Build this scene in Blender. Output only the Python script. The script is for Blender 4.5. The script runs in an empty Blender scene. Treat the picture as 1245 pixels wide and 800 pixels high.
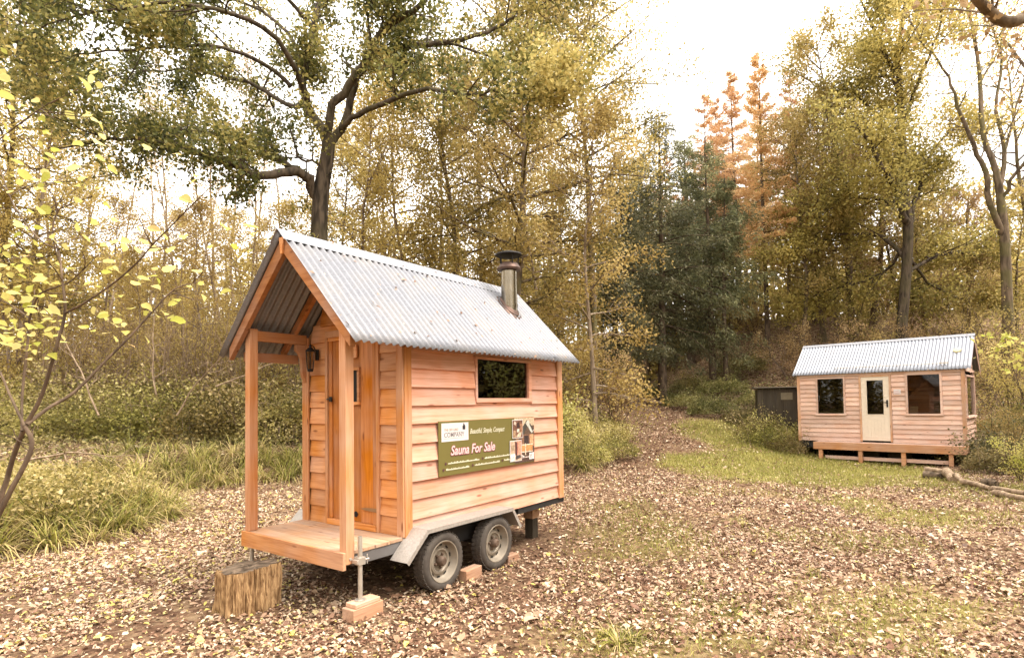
import bpy, bmesh, math, random
import numpy as np
from mathutils import Vector, Matrix

PI = math.pi
rng = np.random.default_rng(11)
random.seed(11)
scene = bpy.context.scene
COL = scene.collection

# ------------------------------------------------------------------ noise / terrain
def _hash(ix, iy, s):
    n = (ix * 374761393 + iy * 668265263 + s * 1442695041) & 0xFFFFFFFF
    n = ((n ^ (n >> 13)) * 1274126177) & 0xFFFFFFFF
    return ((n ^ (n >> 16)) & 0xFFFF) / 65535.0

def vnoise(x, y, s=0):
    x = np.asarray(x, float); y = np.asarray(y, float)
    ix = np.floor(x).astype(np.int64); iy = np.floor(y).astype(np.int64)
    fx = x - ix; fy = y - iy
    fx = fx * fx * (3 - 2 * fx); fy = fy * fy * (3 - 2 * fy)
    a = _hash(ix, iy, s); b = _hash(ix + 1, iy, s); c = _hash(ix, iy + 1, s); d = _hash(ix + 1, iy + 1, s)
    return (a * (1 - fx) + b * fx) * (1 - fy) + (c * (1 - fx) + d * fx) * fy

def fbm(x, y, s=0, o=4):
    v = 0; a = .5; t = 0
    for k in range(o):
        v = v + a * vnoise(x * 2 ** k, y * 2 ** k, s + k * 7); t += a; a *= .5
    return v / t

def sstep(a, b, x):
    t = np.clip((np.asarray(x, float) - a) / (b - a), 0, 1)
    return t * t * (3 - 2 * t)

BANK = np.array([(-60, 4.0), (-9, 5.6), (-6.2, 11.6), (-3.5, 12.6), (0, 13.2), (1.7, 12.9), (2.7, 15.2), (3.7, 19.0), (4.5, 24.0), (5.0, 40.0)])
MOUND = np.array([(-60, 5.0), (-7.5, 5.9), (-6.0, 6.25), (-5.35, 7.0), (-5.15, 8.2), (-5.3, 9.2), (-6.2, 9.8), (-9, 10.0)])

def poly_dist(P, x, y):
    """signed distance to a polyline, positive on its left"""
    x = np.asarray(x, float); y = np.asarray(y, float)
    best = np.full(x.shape, 1e9); sg = np.ones(x.shape)
    for (ax, ay), (bx, by) in zip(P[:-1], P[1:]):
        dx, dy = bx - ax, by - ay
        t = np.clip(((x - ax) * dx + (y - ay) * dy) / (dx * dx + dy * dy), 0, 1)
        qx, qy = x - ax - t * dx, y - ay - t * dy
        dd = np.hypot(qx, qy)
        cr = dx * qy - dy * qx
        m = dd < best - 1e-9
        best = np.where(m, dd, best); sg = np.where(m, np.where(cr >= 0, 1., -1.), sg)
    return best * sg

def height(x, y):
    x = np.asarray(x, float); y = np.asarray(y, float)
    yy = y - np.clip((x - 5) * .5, 0, 4)
    h = sstep(13, 29, yy) * 1.9 + np.clip(yy - 29, 0, 60) * .11
    h = h - .17 * np.exp(-(((x - 10) / 3.5) ** 2 + ((y - 14.5) / 3.5) ** 2))
    h = h + sstep(18, 36, y + .3 * (x - 10)) * 4.2 * sstep(5.5, 14, x)
    h = h + sstep(8.5, 14, x - .1 * y) * .35 * sstep(6, 10, y)
    db = poly_dist(BANK, x, y)
    front = np.where(x < 6.2, 1., 0.)
    bank = sstep(-.3, 1.6, db) * (.65 * (1 - .35 * sstep(1, 4, x))) + np.clip(db - 1.5, 0, 7) * .07
    h = h + bank * sstep(7.5, 3.8, x - .12 * y) * sstep(9.0, 11.5, y + .0 * x)
    dm = poly_dist(MOUND, x, y)
    inside = (y > 4.5) & (y < 11)
    h = h + np.where(x < -4, sstep(-.15, .9, dm) * .34, 0) * sstep(4.0, 5.5, y)
    near = sstep(3.0, 1.2, np.hypot((x + .2) / 1.6, (y - 5.8) / 1.7) * 1.6)
    h = h + (fbm(x * .7, y * .7, 3) - .5) * .12 * (1 - .85 * near) + (fbm(x * 3.1, y * 3.1, 9, 3) - .5) * .035 * (1 - .6 * near)
    return h

def hz(x, y):
    return float(height(np.array([x]), np.array([y]))[0])

# ------------------------------------------------------------------ camera
F_PX, PITCH, ROLL, CAM_H = 690.0, 0.0343, 0.0145, 1.68
cp, sp, cr_, sr_ = math.cos(PITCH), math.sin(PITCH), math.cos(ROLL), math.sin(ROLL)
fwd = Vector((0, cp, sp)); upc = Vector((0, -sp, cp)); rt = Vector((1, 0, 0))
Rv = rt * cr_ - upc * sr_; Uv = rt * sr_ + upc * cr_
cam_d = bpy.data.cameras.new('camera'); cam = bpy.data.objects.new('camera', cam_d); COL.objects.link(cam)
cam.matrix_world = Matrix(((Rv.x, Uv.x, -fwd.x, 0), (Rv.y, Uv.y, -fwd.y, 0), (Rv.z, Uv.z, -fwd.z, CAM_H), (0, 0, 0, 1)))
cam_d.sensor_width = 36; cam_d.lens = 36 * F_PX / 1245; cam_d.shift_y = 67 / 1245
cam_d.clip_start = .05; cam_d.clip_end = 600
scene.camera = cam

def at(px, py, Y):
    """world point at forward distance Y seen at reference position px,py of the survey photo"""
    u2 = (px - 622.5) / F_PX; v2 = (467. - py) / F_PX
    u = u2 * cr_ + v2 * sr_; v = -u2 * sr_ + v2 * cr_
    r = np.array([u, cp - v * sp, sp + v * cp])
    return r * (Y / r[1]) + np.array([0, 0, CAM_H])

# ------------------------------------------------------------------ materials
def nodes(name):
    m = bpy.data.materials.new(name); m.use_nodes = True
    nt = m.node_tree; nt.nodes.clear()
    out = nt.nodes.new('ShaderNodeOutputMaterial')
    def N(t, **k):
        n = nt.nodes.new('ShaderNode' + t)
        for a, v in k.items():
            if a.startswith('i_'):
                key = a[2:].replace('_', ' ')
                n.inputs[key].default_value = v
            else: setattr(n, a, v)
        return n
    def L(a, b): nt.links.new(a, b)
    return m, N, L, out

def ramp(N, stops, interp='LINEAR'):
    r = N('ValToRGB'); cr = r.color_ramp; cr.interpolation = interp
    while len(cr.elements) < len(stops): cr.elements.new(.5)
    for e, (p, c) in zip(cr.elements, stops):
        e.position = p; e.color = (*c, 1) if len(c) == 3 else c
    return r

def wood(name, dark, light, axis='x', knots=True, rough=.7, weather=0., scale=1.0):
    m, N, L, out = nodes(name)
    tc = N('TexCoord'); at_ = N('Attribute', attribute_name='tint')
    off = N('VectorMath', operation='SCALE'); off.inputs[0].default_value = (31.7, 17.3, 23.1); L(at_.outputs['Fac'], off.inputs['Scale'])
    add = N('VectorMath', operation='ADD'); L(tc.outputs['Object'], add.inputs[0]); L(off.outputs[0], add.inputs[1])
    sc = {'x': (.9, 17, 17), 'y': (17, .9, 17), 'z': (17, 17, .9)}[axis]
    mp = N('Mapping'); mp.inputs['Scale'].default_value = tuple(s * scale for s in sc); L(add.outputs[0], mp.inputs['Vector'])
    n1 = N('TexNoise'); n1.inputs['Scale'].default_value = 1.6; n1.inputs['Detail'].default_value = 5; n1.inputs['Distortion'].default_value = .8; L(mp.outputs[0], n1.inputs['Vector'])
    n2 = N('TexNoise'); n2.inputs['Scale'].default_value = 6; n2.inputs['Detail'].default_value = 3; L(mp.outputs[0], n2.inputs['Vector'])
    n3 = N('TexNoise'); n3.inputs['Scale'].default_value = 2.2; n3.inputs['Detail'].default_value = 2; L(add.outputs[0], n3.inputs['Vector'])
    a = N('MixRGB', blend_type='MIX', i_Fac=.35); L(n1.outputs['Fac'], a.inputs['Color1']); L(n2.outputs['Fac'], a.inputs['Color2'])
    mid = tuple((d * .4 + l * .6) for d, l in zip(dark, light))
    rp = ramp(N, [(.3, dark), (.5, mid), (.68, light)]); L(a.outputs[0], rp.inputs['Fac'])
    hv = N('HueSaturation'); L(rp.outputs[0], hv.inputs['Color'])
    mr = N('MapRange'); mr.inputs['To Min'].default_value = .76; mr.inputs['To Max'].default_value = 1.14; L(at_.outputs['Fac'], mr.inputs['Value']); L(mr.outputs[0], hv.inputs['Value'])
    ms = N('MapRange'); ms.inputs['From Min'].default_value = .3; ms.inputs['From Max'].default_value = .7; ms.inputs['To Min'].default_value = .85; ms.inputs['To Max'].default_value = 1.15; L(n3.outputs['Fac'], ms.inputs['Value']); L(ms.outputs[0], hv.inputs['Saturation'])
    col = hv.outputs[0]
    if knots:
        mk = N('Mapping'); ks = {'x': (2.6, 9, 9), 'y': (9, 2.6, 9), 'z': (9, 9, 2.6)}[axis]; mk.inputs['Scale'].default_value = ks; L(add.outputs[0], mk.inputs['Vector'])
        vo = N('TexVoronoi'); vo.inputs['Scale'].default_value = 1.0; L(mk.outputs[0], vo.inputs['Vector'])
        kr = ramp(N, [(.0, (1, 1, 1)), (.07, (.85, .85, .85)), (.14, (0, 0, 0))]); L(vo.outputs['Distance'], kr.inputs['Fac'])
        kd = N('MixRGB', blend_type='MIX'); kd.inputs['Color2'].default_value = (dark[0] * .38, dark[1] * .28, dark[2] * .25, 1)
        kf = N('Math', operation='MULTIPLY'); kf.inputs[1].default_value = .85; L(kr.outputs[0], kf.inputs[0]); L(kf.outputs[0], kd.inputs['Fac']); L(col, kd.inputs['Color1']); col = kd.outputs[0]
    if weather > 0:
        nw = N('TexNoise'); nw.inputs['Scale'].default_value = 3; nw.inputs['Detail'].default_value = 6; L(add.outputs[0], nw.inputs['Vector'])
        wr = ramp(N, [(.42, (0, 0, 0)), (.62, (1, 1, 1))]); L(nw.outputs['Fac'], wr.inputs['Fac'])
        wf = N('Math', operation='MULTIPLY'); wf.inputs[1].default_value = weather; L(wr.outputs[0], wf.inputs[0])
        wm = N('MixRGB'); wm.inputs['Color2'].default_value = (.33, .27, .21, 1); L(wf.outputs[0], wm.inputs['Fac']); L(col, wm.inputs['Color1']); col = wm.outputs[0]
    b = N('BsdfPrincipled'); b.inputs['Roughness'].default_value = rough; b.inputs['Specular IOR Level'].default_value = .25
    L(col, b.inputs['Base Color'])
    bp = N('Bump'); bp.inputs['Strength'].default_value = .25; bp.inputs['Distance'].default_value = .004; L(a.outputs[0], bp.inputs['Height']); L(bp.outputs[0], b.inputs['Normal'])
    L(b.outputs[0], out.inputs[0])
    return m

def leafmat(name, stops, trans=.4, hue=.02, val=.25, gloss=True):
    m, N, L, out = nodes(name)
    a = N('Attribute', attribute_name='tint'); oi = N('ObjectInfo')
    r = ramp(N, stops); L(a.outputs['Fac'], r.inputs['Fac'])
    hs = N('HueSaturation'); L(r.outputs[0], hs.inputs['Color'])
    m1 = N('MapRange'); m1.inputs['To Min'].default_value = .5 - hue; m1.inputs['To Max'].default_value = .5 + hue; L(oi.outputs['Random'], m1.inputs['Value']); L(m1.outputs[0], hs.inputs['Hue'])
    m2 = N('MapRange'); m2.inputs['To Min'].default_value = 1 - val; m2.inputs['To Max'].default_value = 1 + val; L(oi.outputs['Random'], m2.inputs['Value']); L(m2.outputs[0], hs.inputs['Value'])
    b = N('BsdfPrincipled'); b.inputs['Roughness'].default_value = .55; b.inputs['Specular IOR Level'].default_value = .3 if gloss else .05
    L(hs.outputs[0], b.inputs['Base Color'])
    t = N('BsdfTranslucent'); tg = N('Gamma'); tg.inputs['Gamma'].default_value = .85; L(hs.outputs[0], tg.inputs['Color']); L(tg.outputs[0], t.inputs['Color'])
    mx = N('MixShader'); mx.inputs['Fac'].default_value = trans
    L(b.outputs[0], mx.inputs[1]); L(t.outputs[0], mx.inputs[2]); L(mx.outputs[0], out.inputs[0])
    return m

def bark(name, c1, c2, sc=9, moss=None, stretch=.25):
    m, N, L, out = nodes(name)
    tc = N('TexCoord'); oi = N('ObjectInfo')
    off = N('VectorMath', operation='SCALE'); off.inputs[0].default_value = (91, 57, 33); L(oi.outputs['Random'], off.inputs['Scale'])
    ad = N('VectorMath', operation='ADD'); L(tc.outputs['Object'], ad.inputs[0]); L(off.outputs[0], ad.inputs[1])
    mp = N('Mapping'); mp.inputs['Scale'].default_value = (1, 1, stretch); L(ad.outputs[0], mp.inputs['Vector'])
    n = N('TexNoise'); n.inputs['Scale'].default_value = sc; n.inputs['Detail'].default_value = 6; n.inputs['Distortion'].default_value = .6; L(mp.outputs[0], n.inputs['Vector'])
    r = ramp(N, [(.35, c1), (.65, c2)]); L(n.outputs['Fac'], r.inputs['Fac']); col = r.outputs[0]
    if moss:
        n2 = N('TexNoise'); n2.inputs['Scale'].default_value = 1.3; n2.inputs['Detail'].default_value = 5; L(ad.outputs[0], n2.inputs['Vector'])
        r2 = ramp(N, [(.48, (0, 0, 0)), (.62, (1, 1, 1))]); L(n2.outputs['Fac'], r2.inputs['Fac'])
        mf = N('Math', operation='MULTIPLY'); mf.inputs[1].default_value = .6; L(r2.outputs[0], mf.inputs[0])
        mm = N('MixRGB'); mm.inputs['Color2'].default_value = (*moss, 1); L(mf.outputs[0], mm.inputs['Fac']); L(col, mm.inputs['Color1']); col = mm.outputs[0]
    b = N('BsdfPrincipled'); b.inputs['Roughness'].default_value = .9; b.inputs['Specular IOR Level'].default_value = .15; L(col, b.inputs['Base Color'])
    bp = N('Bump'); bp.inputs['Strength'].default_value = .6; bp.inputs['Distance'].default_value = .03; L(n.outputs['Fac'], bp.inputs['Height']); L(bp.outputs[0], b.inputs['Normal'])
    L(b.outputs[0], out.inputs[0])
    return m

def plain(name, c, rough=.6, metal=0., noise=.12, nsc=8, bump=0., spec=.4):
    m, N, L, out = nodes(name)
    tc = N('TexCoord'); n = N('TexNoise'); n.inputs['Scale'].default_value = nsc; n.inputs['Detail'].default_value = 6; L(tc.outputs['Object'], n.inputs['Vector'])
    r = ramp(N, [(.3, tuple(x * (1 - noise) for x in c)), (.7, tuple(min(1, x * (1 + noise)) for x in c))]); L(n.outputs['Fac'], r.inputs['Fac'])
    b = N('BsdfPrincipled'); b.inputs['Roughness'].default_value = rough; b.inputs['Metallic'].default_value = metal; b.inputs['Specular IOR Level'].default_value = spec; L(r.outputs[0], b.inputs['Base Color'])
    if bump:
        bp = N('Bump'); bp.inputs['Strength'].default_value = bump; bp.inputs['Distance'].default_value = .01; L(n.outputs['Fac'], bp.inputs['Height']); L(bp.outputs[0], b.inputs['Normal'])
    L(b.outputs[0], out.inputs[0])
    return m

def galv(name, c=(.62, .62, .64), dirt=.35, metal=.35, rough=.42, specks=True):
    m, N, L, out = nodes(name)
    tc = N('TexCoord')
    v = N('TexVoronoi'); v.inputs['Scale'].default_value = 70; L(tc.outputs['Object'], v.inputs['Vector'])
    n = N('TexNoise'); n.inputs['Scale'].default_value = 2.2; n.inputs['Detail'].default_value = 8; n.inputs['Roughness'].default_value = .65; L(tc.outputs['Object'], n.inputs['Vector'])
    sx = N('SeparateColor'); L(v.outputs['Color'], sx.inputs[0])
    r = ramp(N, [(0, tuple(x * .86 for x in c)), (1, tuple(min(1, x * 1.1) for x in c))]); L(sx.outputs[0], r.inputs['Fac'])
    dr = ramp(N, [(.45, (0, 0, 0)), (.75, (1, 1, 1))]); L(n.outputs['Fac'], dr.inputs['Fac'])
    df = N('Math', operation='MULTIPLY'); df.inputs[1].default_value = dirt; L(dr.outputs[0], df.inputs[0])
    mx = N('MixRGB'); mx.inputs['Color2'].default_value = (.36, .31, .25, 1); L(df.outputs[0], mx.inputs['Fac']); L(r.outputs[0], mx.inputs['Color1']); col = mx.outputs[0]
    if specks:
        v2 = N('TexVoronoi'); v2.inputs['Scale'].default_value = 7; L(tc.outputs['Object'], v2.inputs['Vector'])
        sr = ramp(N, [(.08, (1, 1, 1)), (.12, (0, 0, 0))]); L(v2.outputs['Distance'], sr.inputs['Fac'])
        sf = N('Math', operation='MULTIPLY'); sf.inputs[1].default_value = .7; L(sr.outputs[0], sf.inputs[0])
        m2 = N('MixRGB'); m2.inputs['Color2'].default_value = (.3, .22, .15, 1); L(sf.outputs[0], m2.inputs['Fac']); L(col, m2.inputs['Color1']); col = m2.outputs[0]
    b = N('BsdfPrincipled'); b.inputs['Metallic'].default_value = metal; L(col, b.inputs['Base Color'])
    rr = N('MapRange'); rr.inputs['To Min'].default_value = rough - .1; rr.inputs['To Max'].default_value = rough + .15; L(n.outputs['Fac'], rr.inputs['Value']); L(rr.outputs[0], b.inputs['Roughness'])
    L(b.outputs[0], out.inputs[0])
    return m

def glass_dark(name, c=(.012, .012, .011)):
    m, N, L, out = nodes(name)
    t = N('BsdfTransparent'); t.inputs['Color'].default_value = (.62, .6, .56, 1)
    g = N('BsdfGlossy'); g.inputs['Roughness'].default_value = .02; g.inputs['Color'].default_value = (.9, .9, .9, 1)
    fr = N('Fresnel'); fr.inputs['IOR'].default_value = 1.5
    mx = N('MixShader'); L(fr.outputs[0], mx.inputs[0]); L(t.outputs[0], mx.inputs[1]); L(g.outputs[0], mx.inputs[2]); L(mx.outputs[0], out.inputs[0])
    return m

def printed(name):
    m, N, L, out = nodes(name)
    a = N('Attribute', attribute_name='ink'); b = N('BsdfPrincipled'); b.inputs['Roughness'].default_value = .45
    tc = N('TexCoord'); n = N('TexNoise'); n.inputs['Scale'].default_value = 60; n.inputs['Detail'].default_value = 4; L(tc.outputs['Object'], n.inputs['Vector'])
    mr = N('MapRange'); mr.inputs['From Min'].default_value = .3; mr.inputs['From Max'].default_value = .7; mr.inputs['To Min'].default_value = .55; mr.inputs['To Max'].default_value = 1.45; L(n.outputs['Fac'], mr.inputs['Value'])
    hv = N('HueSaturation'); L(a.outputs['Color'], hv.inputs['Color']); L(mr.outputs[0], hv.inputs['Value'])
    L(hv.outputs[0], b.inputs['Base Color']); L(b.outputs[0], out.inputs[0])
    return m

def ground_mat():
    m, N, L, out = nodes('forest_floor')
    tc = N('TexCoord'); g = N('Attribute', attribute_name='grass'); s = N('Attribute', attribute_name='soil')
    n1 = N('TexNoise'); n1.inputs['Scale'].default_value = 1.7; n1.inputs['Detail'].default_value = 8; L(tc.outputs['Object'], n1.inputs['Vector'])
    n2 = N('TexNoise'); n2.inputs['Scale'].default_value = 28; n2.inputs['Detail'].default_value = 6; L(tc.outputs['Object'], n2.inputs['Vector'])
    v = N('TexVoronoi'); v.inputs['Scale'].default_value = 17; v.inputs['Randomness'].default_value = 1; L(tc.outputs['Object'], v.inputs['Vector'])
    sx = N('SeparateColor'); L(v.outputs['Color'], sx.inputs[0])
    lit = ramp(N, [(0, (.08, .045, .027)), (.25, (.19, .11, .065)), (.5, (.33, .22, .125)), (.75, (.44, .32, .19)), (1, (.52, .41, .26))], 'CONSTANT'); L(sx.outputs[0], lit.inputs['Fac'])
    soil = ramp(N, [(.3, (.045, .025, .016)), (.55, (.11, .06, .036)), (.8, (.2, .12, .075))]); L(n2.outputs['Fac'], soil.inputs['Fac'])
    gr = ramp(N, [(.3, (.1, .085, .025)), (.6, (.22, .19, .05)), (.8, (.36, .3, .1))]); L(n2.outputs['Fac'], gr.inputs['Fac'])
    # leaf cover breaks up by noise
    lc = N('Math', operation='ADD'); lr = ramp(N, [(.4, (0, 0, 0)), (.6, (1, 1, 1))]); L(n1.outputs['Fac'], lr.inputs['Fac'])
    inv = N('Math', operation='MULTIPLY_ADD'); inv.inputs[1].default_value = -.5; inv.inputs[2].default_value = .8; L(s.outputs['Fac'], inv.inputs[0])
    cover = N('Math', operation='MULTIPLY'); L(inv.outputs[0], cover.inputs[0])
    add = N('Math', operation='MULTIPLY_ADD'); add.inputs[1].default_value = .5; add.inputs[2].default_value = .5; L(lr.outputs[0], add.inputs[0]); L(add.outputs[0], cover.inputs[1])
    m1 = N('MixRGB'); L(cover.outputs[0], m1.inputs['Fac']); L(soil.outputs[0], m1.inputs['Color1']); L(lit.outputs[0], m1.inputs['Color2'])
    gm = N('Math', operation='MULTIPLY'); gm.inputs[1].default_value = .8; L(g.outputs['Fac'], gm.inputs[0])
    m2 = N('MixRGB'); L(gm.outputs[0], m2.inputs['Fac']); L(m1.outputs[0], m2.inputs['Color1']); L(gr.outputs[0], m2.inputs['Color2'])
    b = N('BsdfPrincipled'); b.inputs['Roughness'].default_value = .95; b.inputs['Specular IOR Level'].default_value = .1; L(m2.outputs[0], b.inputs['Base Color'])
    bp = N('Bump'); bp.inputs['Strength'].default_value = .7; bp.inputs['Distance'].default_value = .03
    bs = N('Math', operation='ADD'); L(n2.outputs['Fac'], bs.inputs[0]); L(v.outputs['Distance'], bs.inputs[1]); L(bs.outputs[0], bp.inputs['Height']); L(bp.outputs[0], b.inputs['Normal'])
    L(b.outputs[0], out.inputs[0])
    return m

# cladding timber: fresh larch
LARCH_D, LARCH_L = (.46, .17, .058), (.74, .36, .155)
M = {}
M['clad_x'] = wood('larch_cladding_lengthwise', (.6, .27, .165), (.82, .455, .33), 'x', weather=.06)
M['clad_y'] = wood('larch_cladding_crosswise', LARCH_D, LARCH_L, 'y')
M['post'] = wood('larch_post', LARCH_D, (.62, .33, .17), 'z', knots=True)
M['door'] = wood('oiled_door_planks', (.36, .12, .034), (.6, .25, .085), 'z')
M['deck'] = wood('worn_deck_boards', (.36, .19, .105), (.6, .38, .24), 'y', weather=.35)
M['beam_x'] = wood('larch_beam', LARCH_D, (.55, .27, .12), 'x')
M['rafter'] = wood('larch_rafter', (.3, .11, .04), (.5, .23, .1), 'y')
M['pine_x'] = wood('weathered_pink_cladding', (.56, .32, .23), (.78, .56, .45), 'x', weather=.12)
M['pine_y'] = wood('weathered_pink_cladding_end', (.56, .32, .23), (.78, .56, .45), 'y', weather=.12)
M['pine_z'] = wood('weathered_pink_trim', (.48, .25, .14), (.66, .42, .28), 'z')
M['deckpine'] = wood('new_porch_timber', (.44, .2, .1), (.66, .36, .2), 'x')
M['cream'] = plain('cream_paint', (.7, .6, .48), .5, noise=.04)
M['roof'] = galv('galvanised_roof', (.2, .203, .222), .42, .3)
M['roof2'] = galv('galvanised_roof_blue', (.25, .265, .305), .15, .2)
M['flash'] = galv('ridge_flashing', (.27, .275, .3), .12, .2, .5, False)
M['guard'] = galv('streaked_galvanised_mudguard', (.4, .36, .32), .85, .35, .5, False)
M['chassis'] = plain('dark_steel_chassis', (.035, .033, .032), .6, .3)
M['chassis_grey'] = plain('grey_steel_channel', (.16, .15, .145), .6, .4)
M['tyre'] = plain('dusty_rubber', (.07, .057, .046), .85, 0, .25, 20, .2)
M['rim'] = plain('dusty_grey_rim', (.29, .245, .19), .6, .35, .2)
def _slot_shade(m):          # patches laid on the rim are painted black for the shade inside slots
    nt = m.node_tree; b = nt.nodes['Principled BSDF']; l = b.inputs['Base Color'].links[0].from_socket
    a = nt.nodes.new('ShaderNodeAttribute'); a.attribute_name = 'tint'; g = nt.nodes.new('ShaderNodeMath'); g.operation = 'LESS_THAN'; g.inputs[1].default_value = .05
    x = nt.nodes.new('ShaderNodeMixRGB'); x.inputs['Color2'].default_value = (.01, .01, .01, 1)
    nt.links.new(a.outputs['Fac'], g.inputs[0]); nt.links.new(g.outputs[0], x.inputs['Fac']); nt.links.new(l, x.inputs['Color1']); nt.links.new(x.outputs[0], b.inputs['Base Color'])
_slot_shade(M['rim'])
M['hub'] = plain('rusty_hub', (.15, .1, .07), .7, .4, .3)
M['steel'] = plain('zinc_steel', (.55, .5, .43), .45, .6, .15)
M['hinge'] = plain('tan_hinge_strap', (.3, .17, .08), .6, .3)
M['stain'] = plain('stainless_flue', (.27, .235, .185), .22, 1., .15, 5)
M['soot'] = plain('sooty_cowl', (.02, .017, .015), .7, .3)
M['rust'] = plain('heat_stained_metal', (.1, .06, .045), .5, .6, .3)
M['black'] = plain('black_iron', (.02, .02, .02), .5, .5)
M['glass'] = glass_dark('window_glass')
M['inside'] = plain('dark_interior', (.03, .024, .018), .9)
M['banner'] = plain('olive_banner_print', (.15, .125, .033), .5, 0, .04, 4)
M['white'] = plain('white_print', (.62, .58, .56), .5, 0, .02)
M['cream_ink'] = plain('cream_ink', (.66, .62, .46), .5, 0, .02)
M['pink_ink'] = plain('pink_ink', (.62, .25, .25), .5, 0, .05)
M['maroon_ink'] = plain('dark_outline_ink', (.09, .035, .035), .5, 0, .05)
M['black_ink'] = plain('black_ink', (.03, .025, .03), .5, 0, .02)
M['grey_ink'] = plain('grey_ink', (.16, .14, .15), .5, 0, .02)
M['brown_ink'] = plain('brown_ink', (.3, .16, .1), .5, 0, .02)
M['ink'] = printed('printed_picture')
M['block'] = wood('reddish_timber_block', (.34, .17, .095), (.6, .36, .23), 'x', weather=.2)
M['blocktop'] = wood('pale_timber_block', (.42, .24, .15), (.62, .4, .26), 'x')
M['shed'] = wood('old_grey_boards', (.03, .023, .016), (.095, .075, .05), 'z', knots=False)
M['log_side'] = bark('torn_log_side', (.2, .11, .05), (.56, .36, .18), 60, stretch=.2)
M['log_top'] = bark('weathered_log_end', (.05, .036, .024), (.2, .145, .1), 14, stretch=1)
M['pale_log'] = bark('pale_dead_wood', (.17, .115, .075), (.42, .31, .21), 14)
M['bark_oak'] = bark('oak_bark', (.026, .02, .014), (.115, .085, .058), 9, (.075, .062, .03))
M['bark_tan'] = bark('tan_bark', (.07, .05, .033), (.2, .145, .095), 8, (.12, .11, .04))
M['bark_dark'] = bark('conifer_bark', (.05, .035, .024), (.15, .105, .07), 8)
M['bark_pale'] = bark('pale_pole_bark', (.16, .115, .08), (.36, .28, .2), 8)
M['bark_twig'] = bark('sapling_bark', (.07, .048, .033), (.2, .14, .095), 14)
M['cane'] = bark('dead_cane', (.2, .14, .09), (.42, .31, .21), 10)
M['oak_leaf'] = leafmat('oak_leaves', [(0, (.04, .045, .011)), (.4, (.1, .1, .025)), (.7, (.23, .19, .05)), (1, (.46, .34, .11))], .42)
M['gold_leaf'] = leafmat('golden_leaves', [(0, (.25, .175, .045)), (.5, (.49, .36, .095)), (1, (.7, .55, .2))], .5, .015)
M['olive_leaf'] = leafmat('olive_gold_leaves', [(0, (.15, .125, .032)), (.5, (.39, .3, .078)), (1, (.64, .48, .16))], .5, .008, .18)
M['brown_leaf'] = leafmat('bronze_leaves', [(0, (.2, .12, .045)), (.5, (.4, .26, .1)), (1, (.6, .43, .2))], .46, .015)
M['spruce_leaf'] = leafmat('spruce_needles', [(0, (.07, .076, .034)), (.5, (.17, .17, .078)), (1, (.34, .32, .15))], .3, .015)
M['larch_leaf'] = leafmat('orange_larch_needles', [(0, (.48, .24, .1)), (.5, (.66, .39, .18)), (1, (.76, .54, .32))], .4, .01)
M['hazel_leaf'] = leafmat('yellow_hazel_leaves', [(0, (.4, .43, .06)), (.35, (.62, .58, .14)), (.85, (.74, .66, .24)), (1, (.76, .52, .18))], .55, .01, .1)
M['bramble_leaf'] = leafmat('bramble_leaves', [(0, (.11, .095, .025)), (.35, (.29, .24, .06)), (.72, (.5, .41, .14)), (1, (.68, .56, .28))], .4, .02)
M['fern_leaf'] = leafmat('herb_leaves', [(0, (.07, .07, .022)), (.5, (.19, .165, .055)), (1, (.38, .31, .12))], .3, .02)
M['sedge'] = leafmat('sedge_blades', [(0, (.07, .06, .018)), (.35, (.17, .165, .03)), (.65, (.36, .34, .07)), (.85, (.5, .4, .15)), (1, (.56, .41, .21))], .3, .01, .05)
M['lawn'] = leafmat('lawn_blades', [(0, (.12, .115, .022)), (.5, (.28, .26, .055)), (1, (.5, .42, .14))], .35, .01, .05)
M['litter'] = leafmat('fallen_leaf_litter', [(0, (.09, .045, .026)), (.22, (.2, .1, .058)), (.45, (.37, .225, .14)), (.7, (.56, .405, .275)), (.86, (.72, .59, .44)), (.94, (.6, .49, .22)), (1, (.62, .52, .14))], .12, 0, 0)
M['floor'] = ground_mat()

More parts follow.
